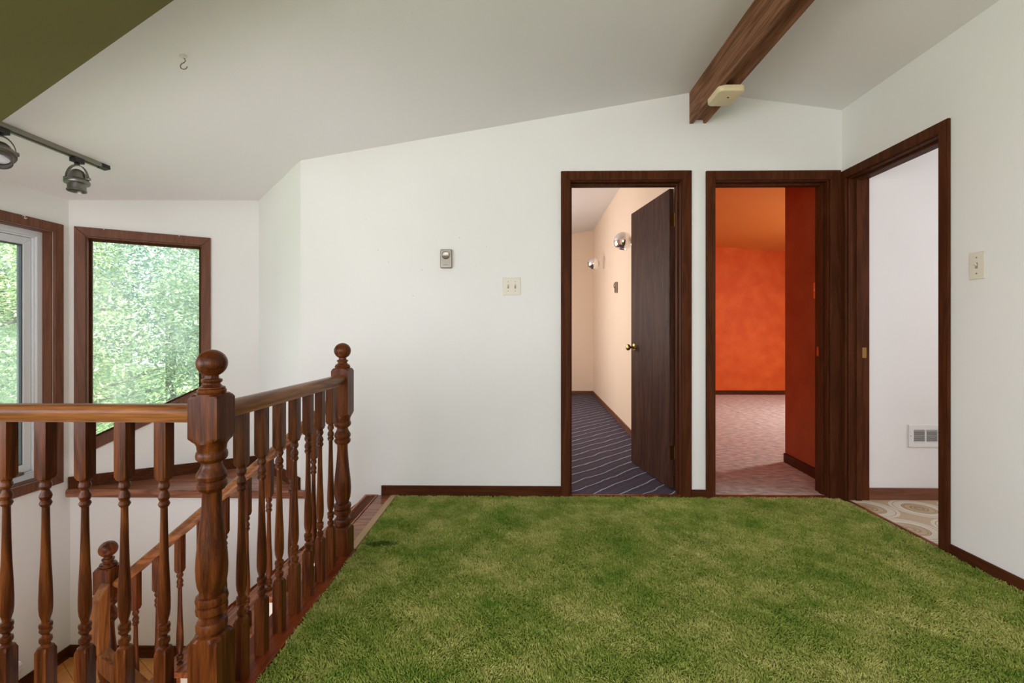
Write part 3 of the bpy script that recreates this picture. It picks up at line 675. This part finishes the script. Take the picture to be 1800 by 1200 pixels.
# ---- newel posts
def newel_profile(tb, shift, zbot):
    """tb: height of the long turned part's top; everything below the cap hangs from the block"""
    P = []
    P += [(zbot, INF, .040)]
    zb = .219+shift
    P += [(zb-.012, INF, .040), (zb-.010, .0560, .040), (zb, .0500, .040), (zb+.008, .0400, .041)]
    turned_ = [(.230, .0360), (.237, .0385), (.243, .0415), (.254, .0415), (.262, .0385), (.268, .031), (.276, .030), (.283, .033), (.287, .041), (.297, .0425), (.306, .041), (.309, .0350), (.312, .041), (.322, .0435), (.332, .041), (.335, .032), (.345, .0325), (.362, .0385), (.385, .0415), (.408, .0425), (.435, .0412), (.47, .0375), (.51, .0325), (.55, .0285), (.59, .0260), (.612, .0258), (.617, .027), (.622, .034), (.630, .0400), (.639, .0405), (.644, .0375), (.648, .0340), (.652, .0390), (.662, .0412), (.670, .0385), (.680, .0320), (.690, .0275), (.698, .0280), (.703, .0365), (.709, .0412), (.718, .0422), (.726, .0405), (.730, .0375), (.735, .0385), (.745, .0395)]
    P += [(z+shift, r*.925, INF) for z, r in turned_]
    z1 = .757+shift
    P += [(z1-.004, .0410, .042), (z1+.002, .0480, .040), (z1+.010, .0555, .040), (z1+.012, INF, .040)]
    P += [(.873, INF, .040), (.875, .0560, .040), (.882, .0500, .040), (.887, .0420, .040)]
    P += [(.8875, .0335, INF), (.890, .0350, INF), (.896, .0355, INF), (.899, .0335, INF), (.900, .030, INF), (.901, .0330, INF), (.904, .0322, INF), (.907, .025, INF), (.912, .0210, INF), (.916, .0210, INF), (.918, .0245, INF), (.922, .0262, INF), (.926, .0245, INF), (.928, .0175, INF), (.940, .0165, INF)]
    return P
def newel(name, loc, shift, zbot, label, dz=0):
    root = tag(empty(name, loc), label, 'newel post', 'turned oak newel posts of the staircase')
    b = NB(); turned(b, [(z+dz, R_, h) for z, R_, h in newel_profile(0, shift, zbot)], 48); link_mesh('post', b, M['oak_z'], root, smooth=28)
    b = NB(); c = .970; r = .0385
    lathe(b, [(r*math.sin(PI*(1-i/20))+1e-4, c-dz*0+dz+r*.97*math.cos(PI*(1-i/20))) for i in range(21)], Matrix(), 40); link_mesh('ball_finial', b, M['oak_z'], root, smooth=60)
    return root
newel('newel_post', (-.852, 1.276, 0), 0, -.03, 'near turned oak newel with large ball at the corner of both railings')
newel('newel_post', (-.852, 2.226, 0), -.095, -.03, 'far turned oak newel at the head of the stairs, against the white wall')
NL = newel('newel_post', (-1.994, 2.226, LAND), 0, .0, 'lower turned oak newel standing on the parquet landing behind the front railing', dz=.12)

# ---- balusters and railings
BP = [(.184, .0170), (.187, .0148), (.192, .0140), (.196, .0172), (.202, .0182), (.208, .0170), (.211, .0115), (.217, .0105), (.221, .0155), (.226, .0180), (.231, .0172), (.2335, .0140), (.236, .0180), (.242, .0190), (.248, .0175), (.250, .0118), (.258, .0136), (.272, .0172), (.290, .0190), (.315, .0190), (.36, .0176), (.42, .0153), (.49, .0130), (.55, .0117), (.570, .0115), (.573, .0150), (.580, .0178), (.587, .0160), (.589, .0135), (.592, .0165), (.600, .0178), (.608, .0165), (.614, .0122), (.618, .0112), (.621, .0150), (.628, .0178), (.635, .0170), (.640, .0155), (.645, .0165)]
def baluster_mesh(zbot, ztop, low=.155, hb=.0162, name='baluster', slope=0):
    b = NB()
    P = [(zbot, INF, hb), (.172, INF, hb), (.173, .0218, hb), (.182, .0175, hb)]
    P += [(z, r*(.80 if r > .0165 else .74), INF) for z, r in BP]
    P += [(.648, .0180, hb), (.655, .0215, hb), (.657, INF, hb), (ztop, INF, hb)]
    turned(b, P, 24)
    if slope:
        for v in b.verts:
            if v.co.z > ztop-1e-4: v.co.z += slope*v.co.x
    bmesh.ops.recalc_face_normals(b, faces=b.faces)
    me = bpy.data.meshes.new(name); b.to_mesh(me); b.free(); me.materials.append(M['oak_z'])
    me.shade_smooth(); me.set_sharp_from_angle(angle=math.radians(28)); return me
def put(mesh, root, loc):
    o = bpy.data.objects.new('baluster', mesh); C.objects.link(o); o.parent = root
    o.location = Vector(loc)-root.location; return o
RS = [(-.020, -.047), (-.020, -.040), (-.0235, -.034), (-.028, -.028), (-.0295, -.018), (-.027, -.009), (-.020, -.003), (-.010, 0), (.010, 0), (.020, -.003), (.027, -.009), (.0295, -.018), (.028, -.028), (.0235, -.034), (.020, -.040), (.020, -.047)]
me_flat = baluster_mesh(0, .812)
ra = tag(empty('stair_railing', (-1.9, 1.276, 0)), 'level oak railing across the front left, with handrail and turned balusters', 'railing')
bm = NB(); sweep(bm, [(-2.975, 1.276, .856), (-.890, 1.276, .856)], RS); dpart('handrail', bm, M['oak_x'], ra, smooth=35)
k = 0
while -.986-.1112*k > XL+.05:
    put(me_flat, ra, (-.986-.1112*k, 1.276, 0)); k += 1
rb = tag(empty('stair_railing', (-.852, 1.75, 0)), 'level oak railing receding between the two upper newels beside the green carpet', 'railing')
bm = NB(); sweep(bm, [(-.852, 1.314, .856), (-.852, 2.188, .856)], RS); dpart('handrail', bm, M['oak_y'], rb, smooth=35)
for k in range(7): put(me_flat, rb, (-.852, 1.413+.1122*k, 0))
rc = tag(empty('stair_railing', (-1.43, 2.226, LAND)), 'sloping oak railing of the stair flight seen behind the upper balusters', 'railing')
SL = .846
rt = lambda x: .764+SL*(x+.89)
bm = NB(); sweep(bm, [(-.891, 2.226, rt(-.891)), (-1.956, 2.226, rt(-1.956))], RS); dpart('handrail', bm, M['oak_x'], rc, smooth=35)
for k in range(9):
    x = -.992-.1084*k
    off = (-.017+.646*0) + 0
    topblock = rt(x)-.222                       # bottom of the square top block
    dz = topblock-.650
    zt = rt(x)-.058-dz
    tr = 0 if x > X0 else -RISE*(int((X0-x)/RUN)+1)
    me = baluster_mesh(tr-dz, zt, slope=SL)
    put(me, rc, (x, 2.226, dz))
# gooseneck rail start of the lower flight
rd = tag(empty('stair_railing', (-1.966, 2.15, LAND)), 'vertical gooseneck start of the lower handrail against the lower newel', 'railing')
bm = NB()
gp = [(-1.972, 2.186, -.150), (-1.972, 2.172, -.150), (-1.972, 2.150, -.163), (-1.972, 2.146, -.20), (-1.972, 2.146, -.44), (-1.962, 2.146, -.50), (-1.93, 2.146, -.55), (-1.70, 2.146, -.75), (-1.1, 2.146, -1.27)]
sq = [(-.022, -.030), (.022, -.030), (.022, .024), (.016, .030), (-.016, .030), (-.022, .024)]
b2 = bm
# level tip and drop as a plain shaped block, then the raking rail
prism(b2, [(-1.992, 2.120, -.190), (-1.992, 2.186, -.132), (-1.992, 2.186, -.50), (-1.992, 2.120, -.46)], (.046, 0, 0))
prism(b2, [(-1.992, 2.120, -.40), (-1.946, 2.120, -.43), (-1.1, 2.120, -1.12), (-1.1, 2.120, -1.20), (-1.93, 2.120, -.53), (-1.992, 2.120, -.46)], (0, .060, 0))
dpart('handrail', b2, M['rail_z'], rd, bevel=.006)
lowb = baluster_mesh(0, .70)
for k in range(1, 8):
    x = -1.95+.107*k; zt = -.53-.815*(x+1.93)+.02
    step = LAND-RISE*(int((x+2.065)/RUN)+1)
    me = baluster_mesh(step-(zt-.72), .72, slope=-SL); put(me, rd, (x, 2.130, zt-.72))

# ------------------------------------------------------------------ shag carpet
import numpy as np
def shag(x0, x1, y0, y1, ysplit):
    rng = np.random.default_rng(3)
    def pts(n, ya, yb): return np.column_stack([rng.uniform(x0, x1, n), rng.uniform(ya, yb, n)])
    side = np.column_stack([rng.uniform(-2.96, x0, 60000), rng.uniform(y0, 1.205, 60000)])
    p = np.vstack([pts(175000, ysplit, y1), pts(65000, y0, ysplit), side]); n = len(p)
    X, Y = p[:, 0], p[:, 1]
    f = lambda a, b, c: np.sin(X*a+Y*b+c)
    fx = .5*f(9, 14, 1)+.5*f(23, -17, 2)+.45*f(51, 38, .3)+.5*f(-70, 88, 4)
    fy = .5*f(-12, 8, 3)+.5*f(19, 27, 5)+.45*f(44, -61, 1.3)+.5*f(93, 60, 2)
    lean = np.column_stack([fx, fy])*.0045+rng.normal(0, .0045, (n, 2))
    clump = .5+.25*(f(31, 47, 1)+f(-64, 35, 2)+.8*f(120, 90, 0))
    h = .0100+.0052*np.clip(clump, 0, 1)+rng.uniform(-.003, .003, n)
    ang = rng.uniform(0, 2*np.pi, n); r = rng.uniform(.0022, .0034, n)
    V = np.zeros((n, 9, 3)); base = np.column_stack([X, Y, np.full(n, -.012)])
    for k in range(3):
        a = ang+2*np.pi*k/3; d = np.column_stack([np.cos(a), np.sin(a), np.zeros(n)])*r[:, None]
        V[:, k] = base+d
        V[:, 3+k] = base+d*1.0+np.column_stack([lean*.45, h*.62])
        V[:, 6+k] = base+d*.45+np.column_stack([lean*1.25, h])
    V[:, :, 0] = np.clip(V[:, :, 0], np.where(Y < 1.206, -2.975, x0-.006)[:, None], x1+.006); V[:, :, 1] = np.clip(V[:, :, 1], y0, y1+.006)
    F = []
    for k in range(3):
        m = (k+1) % 3; F += [(k, m, 3+m, 3+k), (3+k, 3+m, 6+m, 6+k)]
    F = np.array(F); T = np.array([(6, 7, 8)])
    off = (np.arange(n)*9)[:, None, None]
    loops = np.concatenate([(F[None]+off).reshape(n, -1), (T[None]+off).reshape(n, -1)], axis=1).ravel()
    tot = np.tile(np.array([4]*6+[3]), n); start = np.concatenate([[0], np.cumsum(tot)[:-1]])
    # backing sheet
    b0 = n*9; bv = np.array([(x0, y0, -.0105), (x1, y0, -.0105), (x1, y1, -.0105), (x0, y1, -.0105)])
    allv = np.vstack([V.reshape(-1, 3), bv]); loops = np.concatenate([loops, [b0, b0+1, b0+2, b0+3]])
    start = np.append(start, start[-1]+3); tot = np.append(tot, 4)
    me = bpy.data.meshes.new('shag_carpet'); me.vertices.add(len(allv)); me.vertices.foreach_set('co', allv.ravel().astype(np.float32))
    me.loops.add(len(loops)); me.loops.foreach_set('vertex_index', loops.astype(np.int32))
    me.polygons.add(len(tot)); me.polygons.foreach_set('loop_start', start.astype(np.int32)); me.polygons.foreach_set('loop_total', tot.astype(np.int32))
    me.update(calc_edges=True); me.validate(); me.materials.append(M['shag'])
    o = bpy.data.objects.new('shag_carpet', me); C.objects.link(o); return o
carpet = shag(-.800, XR-.016, .2, YB-.004, 1.25)
tag(carpet, 'mottled green shag carpet covering the upper hall floor', 'carpet', kind='stuff')

# ------------------------------------------------------------------ fittings
def plate_screw(bm, m, r=.003): lathe(bm, [(1e-4, 0), (r, 0), (r, .001), (1e-4, .0014)], m, 10)
# double toggle switch, back wall (x -.113..0.004, z 1.302..1.417)
sw = tag(empty('light_switch', (-.054, YB, 1.360)), 'ivory double toggle light switch left of the bedroom doorway', 'light switch')
bm = NB(); box(bm, -.058, .058, -.006, 0, -.057, .057); link_mesh('switch_plate', bm, M['ivory'], sw, bevel=.003)
for x in (-.023, .023):
    bm = NB(); box(bm, x-.0052, x+.0052, -.0075, -.006, -.013, .013); link_mesh('toggle_slot', bm, M['ivory_dark'], sw)
    bm = NB(); prism(bm, [(x-.004, -.006, -.004), (x+.004, -.006, -.004), (x+.0035, -.018, .006), (x-.0035, -.018, .006)], (0, .002, .009)); link_mesh('toggle', bm, M['ivory'], sw, bevel=.001)
    for z in (-.030, .030):
        bm = NB(); plate_screw(bm, frame_to((0, -1, 0), (x, -.006, z))); link_mesh('screw', bm, M['nickel'], sw)
# thermostat / rotary control, back wall
def thermostat(loc, rot, label, s=1.0):
    t = tag(empty('thermostat', loc, rot), label, 'thermostat')
    bm = NB(); box(bm, -.037*s, .037*s, -.026*s, 0, -.061*s, .061*s); link_mesh('housing', bm, M['nickel'], t, bevel=.005)
    bm = NB(); box(bm, -.028*s, .028*s, -.029*s, -.025*s, -.015*s, .054*s); box(bm, -.028*s, .028*s, -.029*s, -.025*s, -.050*s, -.018*s)
    link_mesh('face_plate', bm, M['steel_dull'], t, bevel=.001)
    bm = NB(); lathe(bm, [(1e-4, 0), (.026*s, 0), (.026*s, .006*s), (.023*s, .009*s), (.021*s, .008*s), (1e-4, .0078*s)], frame_to((0, -1, 0), (0, -.029*s, .021*s)), 36)
    box(bm, -.020*s, .020*s, -.041*s, -.036*s, .018*s, .024*s); link_mesh('dial', bm, M['nickel'], t, smooth=40)
    bm = NB(); box(bm, -.016*s, .016*s, -.0298*s, -.029*s, -.041*s, -.039*s); link_mesh('marking', bm, M['black'], t)
    return t
thermostat((-.480, YB, 1.539), (0, 0, 0), 'brushed metal thermostat with round dial on the white back wall')
yb = 5.67; thermostat((.964+.0378*yb-.001, yb, 1.615), (0, 0, PI/2-.0378), 'small metal thermostat on the peach bedroom wall', 1.05)
bpy.data.objects['thermostat.001'].rotation_euler = (0, 0, -PI/2-.0378)
# single toggle switch on the right wall
sr = tag(empty('light_switch', (XR, 2.147, 1.360), (0, 0, -PI/2)), 'ivory single toggle light switch on the right wall', 'light switch')
bm = NB(); box(bm, -.036, .036, -.006, 0, -.062, .062); link_mesh('switch_plate', bm, M['ivory'], sr, bevel=.003)
bm = NB(); box(bm, -.0052, .0052, -.0075, -.006, -.013, .013); link_mesh('toggle_slot', bm, M['ivory_dark'], sr)
bm = NB(); prism(bm, [(-.004, -.006, -.004), (.004, -.006, -.004), (.0035, -.018, .006), (-.0035, -.018, .006)], (0, .002, .009)); link_mesh('toggle', bm, M['ivory'], sr, bevel=.001)
for z in (-.036, .036):
    bm = NB(); plate_screw(bm, frame_to((0, -1, 0), (0, -.006, z)), .004); link_mesh('screw', bm, M['nickel'], sr)
# orange painted switch inside the orange room
so_ = tag(empty('light_switch', (2.1505, 3.415, 1.367), (0, 0, -PI/2-.06)), 'orange painted switch plate on the shade-darkened orange wall inside the middle doorway', 'light switch')
bm = NB(); box(bm, -.036, .036, -.006, 0, -.058, .058); link_mesh('switch_plate', bm, M['ochre'], so_, bevel=.003)
bm = NB(); box(bm, -.004, .004, -.018, -.006, -.004, .010); link_mesh('toggle', bm, M['ivory'], so_, bevel=.001)
# smoke detector on the beam
sd = tag(empty('smoke_detector', (1.163, 2.66, 2.412)), 'cream rounded box detector screwed under the end of the wooden beam', 'smoke detector')
bm = NB()
def rrect(hx_, hy_, r, n=6):
    return [(sx*(hx_-r)+r*math.cos(a0+PI/2*i/n), sy*(hy_-r)+r*math.sin(a0+PI/2*i/n)) for sx, sy, a0 in ((1, 1, 0), (-1, 1, PI/2), (-1, -1, PI), (1, -1, 3*PI/2)) for i in range(n+1)]
rows = []
for z, k in ((0, 0), (-.022, 0), (-.030, .004), (-.034, .012)):
    rows.append([bm.verts.new((x, y, z)) for x, y in rrect(.073-k, .092-k, .030-k*.5)])
bm.faces.new(rows[0]); bm.faces.new(rows[-1])
for a, b in zip(rows, rows[1:]):
    n = len(a)
    for i in range(n): bm.faces.new((a[i], a[(i+1) % n], b[(i+1) % n], b[i]))
link_mesh('cover', bm, M['cream'], sd, smooth=35)
bm = NB(); plate_screw(bm, frame_to((0, 0, -1), (.005, -.02, -.034)), .006); link_mesh('test_button', bm, M['dark_in'], sd)
# ceiling hook
hk = tag(empty('ceiling_hook', (-1.39, 1.902, 2.198)), 'small white plant hook screwed into the ceiling', 'hook')
bm = NB(); lathe(bm, [(1e-4, .004), (.014, .002), (.013, -.006), (.007, -.010), (1e-4, -.011)], Matrix(), 20); link_mesh('rosette', bm, M['whitemet'], hk, smooth=50)
bm = NB(); pts = [(0, 0, -.008)]
for i in range(14):
    a = PI*.5-i*PI*1.0/9
    pts.append((.011*math.cos(a)*(1 if i < 9 else 1)+0, 0, -.020+.010*math.sin(a)))
pts = [(0, 0, -.006), (.006, 0, -.013), (.010, 0, -.021), (.004, 0, -.028), (-.006, 0, -.032), (-.012, 0, -.041), (-.009, 0, -.051), (.001, 0, -.056), (.012, 0, -.053), (.018, 0, -.044)]
tube(bm, pts, .0022, 8); link_mesh('hook', bm, M['nickel'], hk, smooth=60)
# small white button hook below? electric baseboard heater
hb_ = tag(empty('baseboard_heater', (XL, 2.0, LAND+.07)), 'white electric baseboard heater low on the left stairwell wall', 'heater')
bm = NB(); prism(bm, [(XL+.001, 1.1, -.868), (XL+.052, 1.1, -.868), (XL+.060, 1.1, -.885), (XL+.060, 1.1, -.915), (XL+.030, 1.1, -1.000), (XL+.001, 1.1, -1.000)], (0, 1.59, 0))
dpart('cover', bm, M['whitemet'], hb_, bevel=.002)
bm = NB(); box(bm, XL+.058, XL+.0625, 1.15, 2.6, -.912, -.892); dpart('outlet_slot', bm, M['dark_in'], hb_)
# bathroom wall register
vr = tag(empty('wall_register', (2.565, 3.0, .406)), 'white louvred air register low on the bathroom wall', 'air register')
bm = NB()
for b4 in ((-.105, .105, .038, .070), (-.105, .105, -.070, -.038), (-.105, -.075, -.038, .038), (.075, .105, -.038, .038), (-.004, .004, -.038, .038)):
    box(bm, b4[0], b4[1], -.008, 0, b4[2], b4[3])
link_mesh('register_frame', bm, M['whitemet'], vr, bevel=.0015)
bm = NB(); box(bm, -.075, .075, -.002, 0, -.038, .038); link_mesh('recess', bm, M['dark_in'], vr)
bm = NB()
for i in range(9):
    z = -.034+i*.0085; box(bm, -.075, .075, -.0065, -.0035, z-.0013, z+.0013)
link_mesh('louvres', bm, M['whitemet'], vr)
bm = NB(); plate_screw(bm, frame_to((0, -1, 0), (-.094, -.008, 0))); link_mesh('screw', bm, M['nickel'], vr)

# track lighting on the stairwell ceiling
TX = -2.412; tz = ceil_l(TX)
tk = tag(empty('track_rail', (TX, 2.3, tz)), 'grey metal lighting track on the stairwell ceiling at left', 'lighting track')
bm = NB(); box(bm, -.018, -.006, -.95, .33, -.022, .004); box(bm, .006, .018, -.95, .33, -.022, .004); box(bm, -.006, .006, -.95, .33, -.012, .004)
link_mesh('channel', bm, M['steel_dull'], tk, bevel=.001)
bm = NB(); box(bm, -.0185, .0185, .33, .385, -.023, .004); link_mesh('end_cap', bm, M['black'], tk, bevel=.002)
tk.rotation_euler = (0, math.atan(-.166), 0)
def spot(loc, aim, label):
    t = tag(empty('track_spotlight', loc), label, 'spotlight', 'spotlights on the ceiling track')
    bm = NB(); box(bm, -.016, .016, -.030, .030, -.030, 0); lathe(bm, [(.012, -.030), (.012, -.042), (.001, -.043)], Matrix(), 16); link_mesh('adapter', bm, M['black'], t, bevel=.003)
    pc = Vector((0, 0, -.115)); A_ = Vector(aim).normalized()
    side = A_.cross(Vector((0, 0, 1)))
    side = Vector((1, .25, 0)).normalized() if side.length < .2 else side.normalized()
    bm = NB(); pts = []
    upv = Vector((0, 0, 1))
    for i in range(21):
        a = PI*i/20; pts.append(pc+side*(.050*math.cos(a))+upv*(.073*math.sin(a)))
    nrm = side.cross(upv)
    sweep(bm, pts, [(-.009, -.0018), (.009, -.0018), (.009, .0018), (-.009, .0018)], lambda i: (pts[i]-pc).normalized()); link_mesh('yoke', bm, M['pewter'], t, smooth=50)
    for sgn in (-1, 1):
        bm = NB(); lathe(bm, [(1e-4, 0), (.010, 0), (.011, .005), (.008, .012), (1e-4, .013)], frame_to(side*sgn, pc+side*sgn*.049), 14)
        link_mesh('thumb_screw', bm, M['pewter'], t, smooth=40)
    m = frame_to(A_, pc-A_*.050)
    bm = NB(); lathe(bm, [(1e-4, 0), (.016, .002), (.028, .010), (.036, .024), (.039, .040), (.040, .052), (.048, .058), (.056, .066), (.0565, .074), (.054, .080), (.044, .083), (.040, .086), (.0395, .112), (.043, .115), (.043, .121), (.038, .122), (.036, .116), (.036, .090)], m, 40, close=False)
    link_mesh('lamp_shade', bm, M['pewter'], t, smooth=32)
    bm = NB(); lathe(bm, [(1e-4, .102), (.018, .101), (.034, .094), (.0355, .088), (1e-4, .086)], m, 32); link_mesh('bulb', bm, M['lens'], t, smooth=50)
    return t
spot((-2.412, 2.500, 2.012), (.03, -.06, -1), 'grey metal track spotlight pointing straight down near the track end')
spot((-2.412, 2.125, 2.012), (.42, -.40, -.82), 'grey metal track spotlight at the left frame edge tilted towards the hall')

# chrome eyeball sconces in the bedroom
def sconce(y, z, label, r):
    xw = .964+.0378*y
    t = tag(empty('wall_sconce', (xw, y, z)), label, 'wall lamp', 'chrome globe lamps on the peach wall')
    c = Vector((-.165, 0, 0)); b = NB()
    m = frame_to(Vector((.25, -.05, 1)), c)
    lathe(b, [(r*math.sin(PI*i/30*.80)+1e-4, r*math.cos(PI*i/30*.80)) for i in range(31)]+[(r*.55, -r*.79), (r*.5, -r*.6)], m, 40, close=False); link_mesh('globe_shade', b, M['chrome'], t, smooth=60)
    b = NB(); lathe(b, [(1e-4, -r*.2), (.03, -r*.22), (.034, -r*.5), (.02, -r*.7), (1e-4, -r*.72)], m, 20); link_mesh('bulb', b, M['lens'], t, smooth=60)
    b = NB(); tube(b, [(-.012, 0, .045), (-.06, 0, .050), (-.13, 0, r*.5)], .004, 8); link_mesh('arm', b, M['chrome'], t)
    b = NB(); box(b, -.014, -.001, -.028, .028, -.07, .07); link_mesh('wall_plate', b, M['chrome'], t, bevel=.003)
    return t
sconce(4.37, 1.915, 'near chrome globe wall lamp beside the open bedroom door edge', .088)
sconce(6.74, 2.065, 'far chrome globe wall lamp near the bedroom corner', .090)

# ------------------------------------------------------------------ garden outside the stair windows
bm = NB(); box(bm, -60, -3.3, -25, 60, -3.4, -3.2); box(bm, -3.3, 12, 8.6, 60, -3.4, -3.2)
tag(link_mesh('floor_garden', bm, M['grass']), 'lawn outside below the stair windows', 'lawn', kind='structure')
def tree(loc, R3, h, n, leaf, mat, label, seed):
    rnd = random.Random(seed)
    t = tag(empty('leafy_tree', loc), label, 'tree', 'leafy garden trees outside the windows')
    b = NB(); tube(b, [(0, 0, 0), (.05, .02, h*.35), (-.04, .05, h*.7), (0, 0, h)], .09, 10)
    for k in range(9):
        a = rnd.uniform(0, 2*PI); zz = rnd.uniform(h*.35, h*.95); e = Vector((R3[0]*.8*math.cos(a), R3[1]*.8*math.sin(a), zz+rnd.uniform(.1, .8)))
        tube(b, [(0, 0, zz), tuple(Vector((0, 0, zz)).lerp(e, .5)+Vector((0, 0, .1))), tuple(e)], .022, 6)
    link_mesh('trunk', b, M['bark'], t, smooth=60)
    V, F = [], []
    blobs = []
    for k in range(34):
        d = Vector((rnd.gauss(0, 1), rnd.gauss(0, 1), rnd.gauss(0, 1))).normalized()*rnd.uniform(.35, .95)
        blobs.append((Vector((d.x*R3[0], d.y*R3[1], d.z*R3[2]+h)), rnd.uniform(.24, .46)*min(R3)))
    for i in range(int(n*1.45)):
        c, rr = rnd.choice(blobs)
        d = Vector((rnd.gauss(0, 1), rnd.gauss(0, 1), rnd.gauss(0, 1))).normalized()*rr*rnd.uniform(.6, 1.05)
        p = c+d
        u = Vector((rnd.gauss(0, 1), rnd.gauss(0, 1), rnd.gauss(0, .5))).normalized()
        v = u.cross(Vector((rnd.gauss(0, .6), rnd.gauss(0, .6), 1))).normalized()
        s = leaf*.62*rnd.uniform(.6, 1.3); i0 = len(V)
        V += [p-u*s*.5, p-v*s*.22, p+u*s*.55, p+v*s*.22]; F.append((i0, i0+1, i0+2, i0+3))
    me = bpy.data.meshes.new('foliage'); me.from_pydata([tuple(x) for x in V], [], F); me.materials.append(mat)
    o = bpy.data.objects.new('foliage', me); C.objects.link(o); o.parent = t
    return t
G = -3.2
tree((-6.3, 6.2, G), (1.5, 1.4, 1.3), 3.6, 12000, .11, M['leaf_a'], 'light green leafy tree close outside the right part of the bay window', 1)
tree((-4.6, 6.9, G), (1.3, 1.3, 1.5), 4.3, 11000, .10, M['leaf_b'], 'green leafy tree seen at the right edge of the bay window', 2)
tree((-8.3, 7.3, G), (1.9, 1.8, 2.0), 5.2, 13000, .12, M['leaf_a'], 'pale sunlit tree at the upper left of the bay window', 3)
tree((-7.2, 9.5, G), (2.3, 2.0, 2.6), 4.6, 15000, .14, M['leaf_c'], 'bluish green dense tree further behind the bay window', 4)
tree((-6.0, 4.3, G), (1.2, 1.3, 1.2), 3.2, 9000, .10, M['leaf_b'], 'low leafy tree seen through the lower stairwell window', 5)
tree((-7.4, 5.4, G), (1.6, 1.3, 1.9), 4.6, 12000, .11, M['leaf_a'], 'light leafy tree seen through the left stairwell window', 6)
tree((-10.5, 8.2, G), (2.6, 2.6, 3.2), 5.2, 15000, .16, M['leaf_c'], 'tall distant bluish tree behind the left window trees', 7)
tree((-11.5, 13.5, G), (3.2, 3.0, 3.4), 5.4, 15000, .19, M['leaf_b'], 'tall distant tree far behind the bay window', 8)
tree((-5.5, 12.5, G), (2.8, 2.6, 3.2), 5.0, 13000, .17, M['leaf_b'], 'distant dense tree at the far right beyond the bay window', 9)
tree((-13.5, 7.0, G), (2.8, 3.0, 3.4), 5.2, 13000, .18, M['leaf_b'], 'far tree beyond the left stairwell window', 10)
